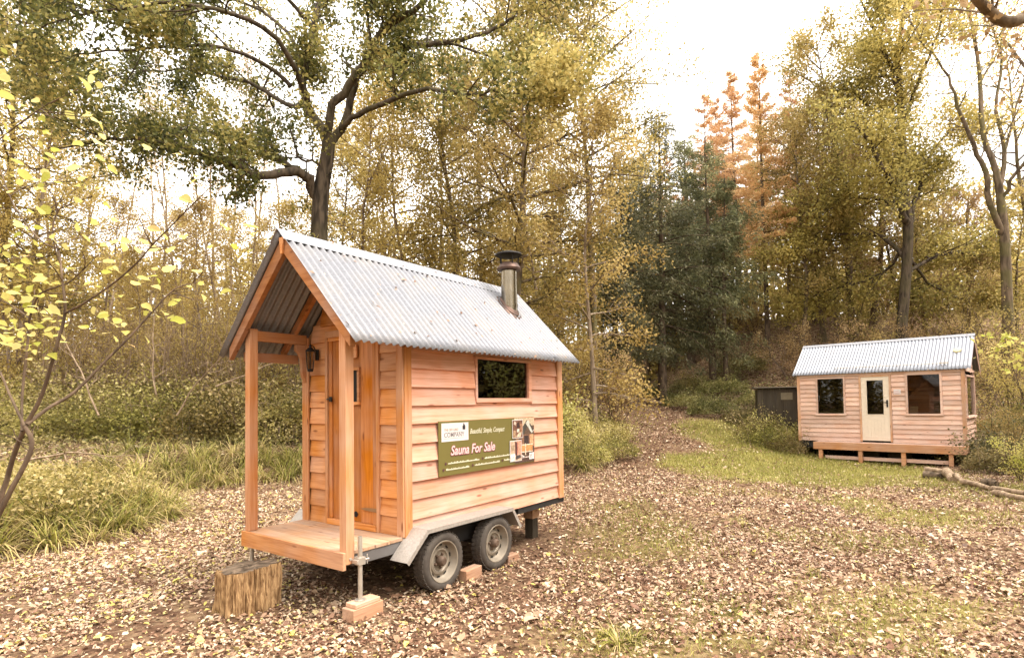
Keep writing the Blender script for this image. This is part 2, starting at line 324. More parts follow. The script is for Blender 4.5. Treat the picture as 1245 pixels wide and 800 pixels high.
# ------------------------------------------------------------------ mesh helpers
class Buf:
    """collects faces and links them as one mesh object"""
    def __init__(s): s.v = []; s.f = []; s.t = []; s.n = 0; s.c = []
    def add(s, verts, faces, tint=None):
        verts = np.asarray(verts, float).reshape(-1, 3)
        if tint is None: tint = random.random()
        for k, f in enumerate(faces):
            s.f.append([i + s.n for i in f]); s.t.append(tint if np.isscalar(tint) else float(tint[k]))
        s.v.append(verts); s.n += len(verts)
    def box(s, a, b, tint=None, T=None):
        x0, y0, z0 = a; x1, y1, z1 = b
        V = np.array([(x0, y0, z0), (x1, y0, z0), (x1, y1, z0), (x0, y1, z0), (x0, y0, z1), (x1, y0, z1), (x1, y1, z1), (x0, y1, z1)], float)
        if T is not None: V = T(V)
        if random.random() < 2 and tint is None: tint = random.random()
        s.add(V, [(3, 2, 1, 0), (4, 5, 6, 7), (0, 1, 5, 4), (1, 2, 6, 5), (2, 3, 7, 6), (3, 0, 4, 7)], tint)
    def tube(s, P, r, n=8, caps=True, tint=None):
        P = np.asarray(P, float); K = len(P); r = np.broadcast_to(np.asarray(r, float), (K,))
        d = np.gradient(P, axis=0); d /= np.linalg.norm(d, axis=1)[:, None] + 1e-12
        ref = np.array([0, 0, 1.]) if abs(d[0][2]) < .9 else np.array([1., 0, 0])
        A = np.cross(d, ref); A /= np.linalg.norm(A, axis=1)[:, None] + 1e-9; B = np.cross(d, A)
        th = np.arange(n) * 2 * PI / n
        V = P[:, None, :] + r[:, None, None] * (np.cos(th)[None, :, None] * A[:, None, :] + np.sin(th)[None, :, None] * B[:, None, :])
        fs = []
        for i in range(K - 1):
            for j in range(n):
                j2 = (j + 1) % n
                fs.append((i * n + j, i * n + j2, (i + 1) * n + j2, (i + 1) * n + j))
        if caps: fs.append(tuple(range(n))[::-1]); fs.append(tuple((K - 1) * n + j for j in range(n)))
        s.add(V.reshape(-1, 3), fs, tint)
    def lathe(s, prof, c, axis=2, n=32, tint=None, closed=False):
        """prof: (r, h) pairs turned about an axis through c"""
        K = len(prof); th = np.arange(n) * 2 * PI / n; V = []
        for r, h in prof:
            for a in th:
                p = [r * math.cos(a), r * math.sin(a)]
                q = {2: (p[0], p[1], h), 1: (p[0], h, p[1]), 0: (h, p[0], p[1])}[axis]
                V.append((q[0] + c[0], q[1] + c[1], q[2] + c[2]))
        fs = []
        for i in range(K - 1 + (1 if closed else 0)):
            i2 = (i + 1) % K
            for j in range(n):
                j2 = (j + 1) % n; fs.append((i * n + j, i * n + j2, i2 * n + j2, i2 * n + j))
        s.add(V, fs, tint)
    def prism(s, poly, ext, mp, tint=None):
        """2d polygon (a,b) extruded from ext[0] to ext[1]; mp maps (a,b,e) to xyz"""
        n = len(poly); V = [mp(a, b, e) for e in ext for a, b in poly]
        fs = [tuple(range(n))[::-1], tuple(range(n, 2 * n))] + [(i, (i + 1) % n, n + (i + 1) % n, n + i) for i in range(n)]
        s.add(V, fs, tint)
    def build(s, name, mat, parent=None, bevel=0., smooth=False):
        me = bpy.data.meshes.new(name)
        me.from_pydata(np.concatenate(s.v).tolist(), [], s.f); 
        me.attributes.new('tint', 'FLOAT', 'FACE').data.foreach_set('value', np.array(s.t, np.float32))
        bm = bmesh.new(); bm.from_mesh(me); bmesh.ops.recalc_face_normals(bm, faces=bm.faces); bm.to_mesh(me); bm.free()
        if mat: me.materials.append(mat)
        if smooth:
            me.polygons.foreach_set('use_smooth', [True] * len(me.polygons))
        o = bpy.data.objects.new(name, me); COL.objects.link(o); o.parent = parent
        if smooth:
            try: me.set_sharp_from_angle(angle=math.radians(35))
            except Exception: pass
        if bevel:
            b = o.modifiers.new('edge', 'BEVEL'); b.width = bevel; b.segments = 2; b.limit_method = 'ANGLE'; b.angle_limit = math.radians(40)
        return o

def mesh_np(name, V, loops, totals, tint, mat, smooth=False):
    me = bpy.data.meshes.new(name)
    V = np.ascontiguousarray(V, np.float32); loops = np.ascontiguousarray(loops, np.int32); totals = np.ascontiguousarray(totals, np.int32)
    me.vertices.add(len(V)); me.vertices.foreach_set('co', V.ravel())
    me.loops.add(len(loops)); me.loops.foreach_set('vertex_index', loops)
    me.polygons.add(len(totals)); st = np.zeros(len(totals), np.int32); st[1:] = np.cumsum(totals)[:-1]
    me.polygons.foreach_set('loop_start', st); me.polygons.foreach_set('loop_total', totals)
    if smooth: me.polygons.foreach_set('use_smooth', np.ones(len(totals), bool))
    me.update(calc_edges=True)
    if tint is not None:
        me.attributes.new('tint', 'FLOAT', 'FACE').data.foreach_set('value', np.ascontiguousarray(np.clip(tint, 0, 1), np.float32))
    me.materials.append(mat)
    return me

def obj(name, me, parent=None):
    o = bpy.data.objects.new(name, me); COL.objects.link(o); o.parent = parent
    return o

def tag(o, label, cat, group=None, kind=None):
    if label: o['label'] = label
    if cat: o['category'] = cat
    if group: o['group'] = group
    if kind: o['kind'] = kind
    return o

def thing(name, label, cat, loc=(0, 0, 0), rotz=0., group=None):
    o = bpy.data.objects.new(name, None); COL.objects.link(o); o.empty_display_size = .2
    o.location = loc; o.rotation_euler = (0, 0, rotz)
    return tag(o, label, cat, group)

def tubes_mesh(name, polys, mat):
    """many tapering limbs of one tree as one mesh; polys: (points, radii, sides)"""
    V = []; Lp = []; n0 = 0; nf = 0
    for P, r, n in polys:
        P = np.asarray(P, float); K = len(P)
        d = np.gradient(P, axis=0); d /= np.linalg.norm(d, axis=1)[:, None] + 1e-12
        m = d.mean(0); ref = np.eye(3)[np.argmin(np.abs(m))]
        A = np.cross(d, ref); A /= np.linalg.norm(A, axis=1)[:, None] + 1e-9; B = np.cross(d, A)
        th = np.arange(n) * 2 * PI / n
        V.append((P[:, None] + np.asarray(r, float)[:, None, None] * (np.cos(th)[None, :, None] * A[:, None] + np.sin(th)[None, :, None] * B[:, None])).reshape(-1, 3))
        i = np.arange(K - 1)[:, None] * n; j = np.arange(n)[None]; j2 = (j + 1) % n
        q = np.stack([i + j, i + j2, i + n + j2, i + n + j], -1).reshape(-1, 4) + n0
        Lp.append(q); nf += len(q); n0 += K * n
    q = np.concatenate(Lp)
    return mesh_np(name, np.concatenate(V), q.ravel(), np.full(len(q), 4), None, mat, True)

def unit(v): return v / (np.linalg.norm(v, axis=-1, keepdims=True) + 1e-12)

def leaves_mesh(name, C, L, W, mat, rg, tint, up=.5, dirs=None, fold=.18, detail=1, lobes=(.85, 1.15)):
    """leaves at centres C: pointed blades folded along the midrib"""
    n = len(C)
    nrm = unit(rg.normal(size=(n, 3)) + np.array([0, 0, up]))
    a = rg.normal(size=(n, 3)) if dirs is None else dirs + rg.normal(size=(n, 3)) * .35
    a = unit(a - nrm * (a * nrm).sum(1, keepdims=True)); b = np.cross(nrm, a)
    L = np.broadcast_to(L, (n,)) * rg.uniform(.7, 1.3, n); W = np.broadcast_to(W, (n,)) * rg.uniform(.75, 1.25, n)
    if detail == 1:
        V = np.stack([C - a * (L / 2)[:, None], C + b * (W / 2)[:, None] + nrm * (W * fold)[:, None] - a * (L * .05)[:, None], C + a * (L / 2)[:, None] - nrm * (L * .08)[:, None], C - b * (W / 2)[:, None] + nrm * (W * fold)[:, None] - a * (L * .05)[:, None]], 1).reshape(-1, 3)
        lo = np.arange(4 * n); tot = np.full(n, 4); t = tint
    else:
        # 8 outline points round a midrib of 3: ten triangles/quads
        k = np.array([(-.5, 0, 0), (-.36, .3, .5), (-.08, .5, 1.), (.22, .36, .8), (.5, 0, -.6), (.22, -.36, .8), (-.08, -.5, 1.), (-.36, -.3, .5), (-.12, 0, -.1), (.18, 0, -.2)])
        k = np.broadcast_to(k, (n, 10, 3)).copy(); k[:, 1:8, :2] *= rg.uniform(*lobes, (n, 7, 1))
        curl = rg.uniform(-.3, 1.2, n)[:, None]
        V = C[:, None] + a[:, None] * (k[:, :, 0] * L[:, None])[..., None] + b[:, None] * (k[:, :, 1] * W[:, None])[..., None] + nrm[:, None] * (k[:, :, 2] * (W * fold)[:, None] * curl)[..., None]
        V = V.reshape(-1, 3)
        fc = [(0, 8, 1), (1, 8, 2), (2, 8, 9), (2, 9, 3), (3, 9, 4), (0, 7, 8), (7, 6, 8), (6, 9, 8), (6, 5, 9), (5, 4, 9)]
        lo = (np.array(fc).ravel()[None] + 10 * np.arange(n)[:, None]).ravel(); tot = np.full(10 * n, 3); t = np.repeat(tint, 10)
    return mesh_np(name, V, lo, tot, t, mat)

def clump_tint(C, rg, s=1.2, base=.5, amp=.6, rand=.3):
    a = vnoise(C[:, 0] / s + C[:, 2] * .37, C[:, 2] / s + C[:, 1] * .71 + 40, 5)
    return np.clip(base + (a - .5) * amp * 1.4 + rg.normal(size=len(C)) * rand * .6, 0, 1)

# ------------------------------------------------------------------ tree growing
def limb(p, d, L, r0, r1, K, rg, wob=.12, trop=0.):
    pts = [np.array(p, float)]; d = unit(np.array(d, float)); st = L / K
    for k in range(K):
        d = unit(d + rg.normal(size=3) * wob + np.array([0, 0, trop]))
        pts.append(pts[-1] + d * st)
    return np.array(pts), np.linspace(r0, r1, K + 1)

def side_dir(d, rg, ang):
    d = unit(d); q = rg.normal(size=3); q = unit(q - d * (q @ d))
    return d * math.cos(ang) + q * math.sin(ang)

def sub(polys, anchors, P, r, rg, ns, Ls, ang=(.6, 1.1), t0=.25, trop=.03, flat=0.):
    """side branches on limb P; ns and Ls give count and length per level, the last level collects leaf anchors"""
    K = len(P) - 1
    for _ in range(ns[0]):
        t = t0 + (1 - t0) * rg.random(); i = min(int(t * K), K - 1); f = t * K - i
        p = P[i] * (1 - f) + P[i + 1] * f; d = unit(P[i + 1] - P[i])
        sd = side_dir(d, rg, rg.uniform(*ang)); sd[2] *= (1 - flat)
        Lb = Ls[0] * rg.uniform(.55, 1.2) * (1.15 - .5 * t)
        rb = max(.0035, min(np.interp(t * K, np.arange(K + 1), r) * .6, Lb * .018))
        last = len(ns) == 1; K2 = 4 if last else 5
        Q, rr = limb(p, sd, Lb, rb, max(.0025, rb * .3), K2, rg, .16, trop)
        polys.append((Q, rr, 3 if last else 5))
        if last: anchors.extend(Q[1:])
        else: sub(polys, anchors, Q, rr, rg, ns[1:], Ls[1:], ang, .15, trop, flat)

def crown_from(anchors, rg, per, sig, drop=0.):
    A = np.array(anchors); C = np.repeat(A, per, 0); C = C + rg.normal(size=C.shape) * sig; C[:, 2] -= drop * rg.random(len(C))
    return C

def proto_tree(seed, H, r0, cb, cr, nb, nsub, per, leaf, barkm, leafm, elev=(.2, .9), droop=0., shape='round', lean=.03, sig=.16, tb=.5, up=.6, wob=.05, ltint=None, sL=.45):
    rg = np.random.default_rng(seed)
    polys = []; anch = []
    T, rt_ = limb((0, 0, -.15), (rg.normal() * lean, rg.normal() * lean, 1), H + .15, r0, r0 * .12, 14, rg, wob, .06)
    rt_ = r0 * (1 - np.linspace(0, 1, 15) * .9); rt_[0] *= 1.35
    polys.append((T, rt_, 8)); az = rg.random() * 6.28
    for k in range(nb):
        t = cb + (1 - cb) * (k + rg.random() * .8) / nb; t = min(t, .985)
        az += 2.4 + rg.normal() * .4
        x = t * 14; i = min(int(x), 13); f = x - i; p = T[i] * (1 - f) + T[i + 1] * f
        tt = (t - cb) / (1 - cb)
        prof = {'round': math.sqrt(max(.05, 1 - (2 * tt - .85) ** 2 / 1.5)), 'cone': 1.05 - tt * .95, 'vase': .5 + .7 * tt * (1.25 - tt)}[shape]
        Lb = cr * prof * rg.uniform(.7, 1.15)
        el = elev[0] + (elev[1] - elev[0]) * tt + rg.normal() * .15
        rb = max(.006, min(r0 * .45 * (1 - t * .6), Lb * .022))
        Q, rr = limb(p, (math.cos(az) * math.cos(el), math.sin(az) * math.cos(el), math.sin(el)), Lb, rb, rb * .25, 7, rg, .1, -droop)
        polys.append((Q, rr, 5))
        sub(polys, anch, Q, rr, rg, [nsub], [Lb * sL], (.5, 1.1), .2, .02 - droop * .5, .35)
        anch += [Q[-1], Q[-2], Q[-3]]
    C = crown_from(anch, rg, per, sig)
    tk = tubes_mesh('trunk', polys, barkm)
    ti = clump_tint(C, rg, 1.3) if ltint is None else ltint(C, rg)
    cw = leaves_mesh('crown', C, leaf, leaf * .62, leafm, rg, ti, up)
    return tk, cw

def proto_conifer(seed, H, r0, cb, cr, leafm, barkm, dens=1., needle=.2, droop=.06, bare=.0, tuft=False):
    rg = np.random.default_rng(seed); polys = []; C = []; D = []
    T, rt_ = limb((0, 0, -.2), (rg.normal() * .01, rg.normal() * .01, 1), H + .2, r0, .02, 16, rg, .008, .05)
    polys.append((T, rt_, 8)); nw = int((1 - cb) * H / (.42 if tuft else .38))
    for w in range(nw):
        t = cb + (1 - cb) * (w + .5 * rg.random()) / nw; z = t * 16; i = min(int(z), 15); p = T[i] + (T[i + 1] - T[i]) * (z - i)
        tt = (t - cb) / (1 - cb); nbr = int(3 + rg.integers(0, 3)) if not tuft else int(3 + rg.integers(0, 2))
        for k in range(nbr):
            az = rg.random() * 6.28; Lb = cr * (1.02 - tt * .93) * rg.uniform(.35, 1.25) + .15
            if tt < .12: Lb *= .5 + 4 * tt
            el = -.1 + .65 * tt + rg.normal() * (.12 if tuft else .2)
            Q, rr = limb(p, (math.cos(az) * math.cos(el), math.sin(az) * math.cos(el), math.sin(el)), Lb, max(.008, Lb * .014), .004, 6, rg, .06, -droop + .02 * tt)
            polys.append((Q, rr, 4)); m = int((Lb * 22 + 6) * dens)
            s = rg.uniform(.12, 1, m); x = s * 6; ii = np.minimum(x.astype(int), 5); q = Q[ii] + (Q[ii + 1] - Q[ii]) * (x - ii)[:, None]
            ax = unit(Q[ii + 1] - Q[ii]); lat = unit(np.cross(ax, np.array([0, 0, 1.])))
            w_ = (1 - s) * Lb * (.38 if tuft else .32) + .06; sd = rg.choice([-1, 1], m) * rg.random(m) ** .7
            pos = q + lat * (sd * w_)[:, None] + ax * (np.abs(sd) * w_ * .6)[:, None]; pos[:, 2] -= rg.random(m) ** 1.5 * (.16 if tuft else .42) * (1 + w_); pos += rg.normal(size=pos.shape) * .05
            C.append(pos); D.append(ax * .8 + lat * np.sign(sd)[:, None] * .9 + np.array([0, 0, -.25 if tuft else -.6]))
    for k in range(int(bare * 26)):     # dead lower branches
        t = rg.uniform(.05, cb + .05); z = t * 16; i = min(int(z), 15); p = T[i] + (T[i + 1] - T[i]) * (z - i); az = rg.random() * 6.28
        Q, rr = limb(p, (math.cos(az), math.sin(az), -.1), rg.uniform(.5, 1.6), .012, .004, 5, rg, .12, -.03); polys.append((Q, rr, 3))
    C = np.concatenate(C); D = unit(np.concatenate(D)); n = len(C)
    ti = clump_tint(C, rg, .9, .42, .5, .5)
    if tuft: cw = leaves_mesh('crown', C, needle, needle * .3, leafm, rg, ti, .2, D)
    else: cw = leaves_mesh('crown', C, needle, needle * .24, leafm, rg, ti, .7, D, .1)
    return tubes_mesh('trunk', polys, barkm), cw

def proto_bush(seed, H, R, ns, per, leaf, barkm, leafm, sig=.1, arch=.0, nsub=7, base=.25, wob=.12, ltint=None):
    rg = np.random.default_rng(seed); polys = []; anch = []
    for k in range(ns):
        az = rg.random() * 6.28; sp_ = rg.uniform(.1, 1) * R / H
        L = H * rg.uniform(.7, 1.15)
        Q, rr = limb((math.cos(az) * base * rg.random(), math.sin(az) * base * rg.random(), -.1), (math.cos(az) * sp_, math.sin(az) * sp_, 1), L, .008 + L * .0055, .004, 8, rg, wob, -arch)
        polys.append((Q, rr, 5)); sub(polys, anch, Q, rr, rg, [nsub], [L * .3], (.5, 1.2), .15, 0, .2)
    C = crown_from(anch, rg, per, sig)
    C = C[C[:, 2] > .05]
    ti = clump_tint(C, rg, .6) if ltint is None else ltint(C, rg)
    return tubes_mesh('stem', polys, barkm), leaves_mesh('foliage', C, leaf, leaf * .62, leafm, rg, ti, .8)

def place(proto, name, label, cat, x, y, s=1., rz=None, group=None, parts=('trunk', 'crown'), dz=0., tilt=(0, 0)):
    t = thing(name, label, cat, (x, y, hz(x, y) - .03 + dz), random.random() * 6.28 if rz is None else rz, group)
    t.scale = (s, s, s * random.uniform(.94, 1.06)); t.rotation_euler = (tilt[0], tilt[1], t.rotation_euler[2])
    for nm, me in zip(parts, proto): obj(nm, me, t)
    return t

# ------------------------------------------------------------------ world and sun
w = bpy.data.worlds.new('World'); scene.world = w; w.use_nodes = True
nt = w.node_tree; nt.nodes.clear()
SUN_EL, SUN_AZ = math.radians(60), math.radians(105)      # azimuth clockwise from +Y: right and behind the camera
sky = nt.nodes.new('ShaderNodeTexSky'); sky.sky_type = 'NISHITA'; sky.sun_disc = False; sky.sun_elevation = SUN_EL; sky.sun_rotation = SUN_AZ
sky.dust_density = 4.; sky.air_density = 1.2; sky.ozone_density = 1.
hs = nt.nodes.new('ShaderNodeHueSaturation'); hs.inputs['Saturation'].default_value = .12; nt.links.new(sky.outputs[0], hs.inputs['Color'])
wm = nt.nodes.new('ShaderNodeMixRGB'); wm.blend_type = 'MIX'; wm.inputs['Fac'].default_value = .6; wm.inputs['Color2'].default_value = (12.8, 12.1, 11.3, 1)   # cloud layer
nt.links.new(hs.outputs[0], wm.inputs['Color1'])
bg = nt.nodes.new('ShaderNodeBackground'); bg.inputs['Strength'].default_value = .13; nt.links.new(wm.outputs[0], bg.inputs['Color'])
wo = nt.nodes.new('ShaderNodeOutputWorld'); nt.links.new(bg.outputs[0], wo.inputs[0])
sd = bpy.data.lights.new('sun', 'SUN'); sd.energy = 1.5; sd.angle = math.radians(26); sd.color = (1, .91, .8)
so = bpy.data.objects.new('sun', sd); COL.objects.link(so)
dirv = Vector((math.sin(SUN_AZ) * math.cos(SUN_EL), math.cos(SUN_AZ) * math.cos(SUN_EL), math.sin(SUN_EL)))
so.rotation_euler = dirv.to_track_quat('Z', 'Y').to_euler(); so.location = dirv * 50
vs = scene.view_settings; scene.display_settings.display_device = 'sRGB'
vs.view_transform = 'Standard'; vs.look = 'None'; vs.exposure = 1.58; vs.gamma = 1; vs.use_curve_mapping = False

# ------------------------------------------------------------------ ground
def spaced(lo, hi, step, far, g=1.16):
    c = list(np.arange(lo, hi, step)); s = step
    while c[-1] < far: s *= g; c.append(c[-1] + s)
    s = step
    while c[0] > -far: s *= g; c.insert(0, c[0] - s)
    return np.array(c)
gx = spaced(-13, 14.5, .15, 230); gy = spaced(2.2, 24, .15, 230)
X, Y = np.meshgrid(gx, gy); Z = height(X, Y)
nx, ny = len(gx), len(gy)
i = (np.arange(ny - 1)[:, None] * nx + np.arange(nx - 1)[None]).ravel()
q = np.stack([i, i + 1, i + nx + 1, i + nx], 1)
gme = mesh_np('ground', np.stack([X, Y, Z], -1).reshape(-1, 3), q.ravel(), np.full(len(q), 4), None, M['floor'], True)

def grass_mask(x, y):
    lawn = sstep(1.15, .7, np.hypot((x - 7.2 - .25 * (y - 14)) / 3.6, (y - 14.2) / 3.4) + (fbm(x * .9, y * .9, 21) - .5) * .7)
    lawn2 = sstep(1.1, .6, np.hypot((x - 7.6) / 2.0, (y - 19) / 3.2) + (fbm(x * .9, y * .9, 25) - .5) * .6) * .9
    edge = sstep(1.2, .5, np.hypot((x - 9.0 + .55 * (y - 11)) / 1.6, (y - 11) / 3.5) + (fbm(x, y, 31) - .5) * .8) * .8
    n = fbm(x * .75 + 3, y * .75, 17)
    fore = sstep(.44, .66, n) * sstep(-.4, 1.2, x - .1 * y) * sstep(13, 8, y) * .62
    tuft = np.exp(-(((x - .75) / .5) ** 2 + ((y - 4.05) / .35) ** 2)) * .6
    corner = sstep(.36, .56, fbm(x * 1.3, y * 1.3, 19)) * sstep(5.6, 4.4, y) * sstep(.8, 1.8, x) * .7
    return np.clip(np.maximum.reduce([lawn, lawn2, edge, fore, tuft, corner]), 0, 1)

TRACK = np.array([(.8, 3.0), (1.0, 6.0), (1.7, 9.0), (2.8, 12.5), (4.1, 17.0), (5.3, 22.0), (5.8, 28.0), (5.6, 40.0)])
def soil_mask(x, y):
    d = np.abs(poly_dist(TRACK, x, y))
    wdt = np.where(y > 13, 1.55, .75)
    tr = sstep(wdt + .5, wdt - .3, d + (fbm(x * .8, y * .8, 41) - .5) * 1.1) * np.where(y > 11, 1, .65)
    fl = sstep(6.2, 4.6, y + .12 * x + (fbm(x * .9, y * .9, 43) - .5) * 2.4) * sstep(1.4, -.2, x) * .8
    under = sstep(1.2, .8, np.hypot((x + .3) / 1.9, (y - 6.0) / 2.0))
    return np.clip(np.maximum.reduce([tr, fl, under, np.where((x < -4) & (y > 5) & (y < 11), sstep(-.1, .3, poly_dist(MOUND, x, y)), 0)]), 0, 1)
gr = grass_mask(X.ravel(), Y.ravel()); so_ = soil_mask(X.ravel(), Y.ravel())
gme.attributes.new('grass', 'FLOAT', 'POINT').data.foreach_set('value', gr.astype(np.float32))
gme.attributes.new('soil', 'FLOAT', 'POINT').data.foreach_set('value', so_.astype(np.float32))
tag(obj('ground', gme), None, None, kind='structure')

# ------------------------------------------------------------------ helpers for cladding
def lap(buf, a0, a1, z0, z1, mp, nb=.012, nt=-.020, back=-.026, tint=None):
    """one feather-edged board: face leans out towards its lower edge; mp(a, n, z)"""
    V = [mp(a0, back, z0), mp(a1, back, z0), mp(a1, nb, z0), mp(a0, nb, z0), mp(a0, back, z1 + .02), mp(a1, back, z1 + .02), mp(a1, nt, z1 + .02), mp(a0, nt, z1 + .02)]
    buf.add(V, [(3, 2, 1, 0), (4, 5, 6, 7), (0, 1, 5, 4), (1, 2, 6, 5), (2, 3, 7, 6), (3, 0, 4, 7)], random.random() if tint is None else tint)

def corrugated(name, u0, u1, pe, pr, mat, parent, pitch=.076, amp=.0135, off=0., rows=8):
    """corrugated sheet from eave point pe=(v,z) to ridge point pr=(v,z), waves running along u"""
    n = int((u1 - u0) / pitch * 10); us = np.linspace(u0, u1, n + 1)
    sl = np.array([pr[0] - pe[0], pr[1] - pe[1]]); ln = np.linalg.norm(sl); sl = sl / ln; nr = np.array([-sl[1], sl[0]])
    if nr[1] < 0: nr = -nr
    tt = np.linspace(0, 1, rows + 1)
    V = []
    for t in tt:
        wv = amp * np.cos((us - u0) / pitch * 2 * PI) + off + (vnoise(us * 1.3, us * 0 + t * 3, 77) - .5) * .006
        V.append(np.stack([us, pe[0] + sl[0] * ln * t + nr[0] * wv, pe[1] + sl[1] * ln * t + nr[1] * wv], -1))
    V = np.concatenate(V); m = n + 1
    i = (np.arange(rows)[:, None] * m + np.arange(n)[None]).ravel(); qd = np.stack([i, i + 1, i + m + 1, i + m], 1)
    o = obj(name, mesh_np(name, V, qd.ravel(), np.full(len(qd), 4), None, mat, True), parent)
    sm = o.modifiers.new('thickness', 'SOLIDIFY'); sm.thickness = .0015; sm.offset = 0
    return o

def lettering(body, size, mat, parent, mp, name='lettering', shear=0., xs=1., off=0., align='LEFT'):
    c = bpy.data.curves.new(name, 'FONT'); c.body = body; c.size = size; c.shear = shear; c.offset = off; c.align_x = align; c.extrude = .0004; c.resolution_u = 3
    t = bpy.data.objects.new(name, c); COL.objects.link(t); bpy.context.view_layer.update()
    me = bpy.data.meshes.new_from_object(t.evaluated_get(bpy.context.evaluated_depsgraph_get()))
    bpy.data.objects.remove(t); bpy.data.curves.remove(c)
    for v in me.vertices: v.co = mp(v.co.x * xs, v.co.y, v.co.z)
    me.materials.clear(); me.materials.append(mat); me.name = name
    return obj(name, me, parent)

# ------------------------------------------------------------------ sauna cabin on its trailer
YAW = .6266; CROT = PI / 2 - YAW; CX, CY, Z0 = -1.3592, 4.4913, .5243
cabin = thing('sauna_cabin', 'small larch-clad cabin on a twin-axle trailer with open porch and steep galvanised roof', 'cabin', (CX, CY, 0), CROT)
def Zc(V): V = np.array(V, float); V[:, 2] += Z0; return V
W, U0, U1 = 1.469, .662, 3.37
RS = 1.038; EV, EZ, RV, RZ = -.26, 1.65, .7345, 2.683
def roofz(v): return RZ - abs(v - RV) * RS
def C2W(u, v, z=0):
    c, s = math.cos(CROT), math.sin(CROT); return (CX + u * c - v * s, CY + u * s + v * c, z)
def cbox(buf, a, b, tint=None): buf.box(a, b, tint, Zc)

b = Buf()                                                           # porch floor
for k in range(4): cbox(b, (.034 + k * .158, -.002 if k % 2 else -.004, -.03), (.034 + k * .158 + .154, 1.47, random.uniform(-.002, .001)))
b.build('porch_floor', M['deck'], cabin, .003)
b = Buf(); cbox(b, (0, -.022, -.135), (.031, 1.478, .003), .35); b.build('front_board', M['clad_y'], cabin, .004)
b = Buf(); cbox(b, (.033, -.020, -.095), (.114, .062, roofz(.02) - .06), .7); post_r = b.build('post', M['post'], cabin, .003)
bb = Buf(); bb.lathe([(.0, -.006), (.013, -.006), (.013, .0), (.0, .0)], (.074, -.02, Z0 - .055), 1, 8); bb.build('bolt', M['steel'], post_r)
b = Buf(); cbox(b, (.033, 1.39, .003), (.114, 1.472, roofz(1.43) - .06), .5); b.build('post', M['post'], cabin, .003)
b = Buf(); cbox(b, (.115, 1.39, 1.79), (U0 - .02, 1.45, 1.885), .2); b.build('top_plate', M['beam_x'], cabin, .003)
b = Buf(); cbox(b, (.115, .004, 1.75), (U0 - .02, .06, 1.84), .3); b.build('top_plate', M['beam_x'], cabin, .003)
b = Buf(); cbox(b, (.08, 1.545, 1.60), (U0 - .01, 1.585, 1.69), .1); b.build('eave_beam', M['beam_x'], cabin, .003)
# rafters, ridge beam
def rafter(u0, u1, side, dep=.115):
    b = Buf(); s = -1 if side == 'near' else 1
    ve = RV + s * .90; g = .022
    pl = [(RV, RZ - g), (ve, RZ - .90 * RS - g), (ve, RZ - .90 * RS - g - dep), (RV, RZ - g - dep * 1.44)]
    b.prism(pl, (u0, u1), lambda a, c, e: (e, a, c + Z0)); return b.build('rafter', M['rafter'], cabin, .003)
for sd_ in ('near', 'far'):
    rafter(-.035, .012, sd_); rafter(.5, .545, sd_, .08)
b = Buf(); cbox(b, (.0130, RV - .022, RZ - .2), (3.34, RV + .022, RZ - .075), .4); b.build('ridge_beam', M['beam_x'], cabin, .003)
b = Buf(); b.prism([(RV - .035, RZ - .055), (RV + .035, RZ - .055), (RV + .012, RZ - .2), (RV - .012, RZ - .2)], (-.055, -.037), lambda a, c, e: (e, a, c + Z0), .9); b.build('finial_board', M['clad_y'], cabin, .002)
# front wall
b = Buf()
poly = [(0.004, .0), (W - .004, .0), (W - .004, roofz(W) - .05), (RV, RZ - .06), (0.004, roofz(0) - .05)]
b.prism([(a, c) for a, c in poly if True], (.715, .735), lambda a, c, e: (e, a, c + Z0), .3)
fm = lambda a, n, z: (.668 - n, a, z + Z0)
zed = [-.0 + .1635 * k for k in range(17)]
for k in range(len(zed) - 1):
    z0, z1 = zed[k], zed[k + 1]
    if z1 < 1.83:
        lap(b, 1.068, 1.372, z0, z1, fm, .005, -.014, -.05); lap(b, .068, .338, z0, z1, fm, .005, -.014, -.05)
    else:
        hw = (RZ - .07 - z1 - .02) / RS
        if hw > .03: lap(b, max(.002, RV - hw), min(W - .002, RV + hw), z0, z1, fm, back=-.05)
b.build('front_wall', M['clad_y'], cabin)
b = Buf(); cbox(b, (.645, -.014, -.0), (.664, .066, 1.86), .6); b.build('corner_board', M['post'], cabin, .002)
b = Buf(); cbox(b, (.645, 1.374, -.0), (.664, 1.474, 1.86), .45); b.build('corner_board', M['post'], cabin, .002)
b = Buf(); cbox(b, (.6645, -.022, -.16), (.752, .012, 1.87), .5); b.build('corner_board', M['post'], cabin, .002)
b = Buf(); cbox(b, (3.266, -.022, -.03), (3.374, .012, 1.87), .8); b.build('corner_board', M['post'], cabin, .002)
b = Buf(); cbox(b, (.6645, W - .010, -.1), (.752, W + .016, 1.87), .5); b.build('corner_board', M['post'], cabin, .002)
# brace under the far plate
b = Buf(); arc = [(.644, 1.40), (.644, 1.788), (.53, 1.788), (.53, 1.73), (.565, 1.70), (.59, 1.65), (.60, 1.58), (.60, 1.50), (.615, 1.45)]
b.prism(arc, (1.40, 1.445), lambda a, c, e: (a, e, c + Z0), .3); b.build('brace', M['beam_x'], cabin, .002)
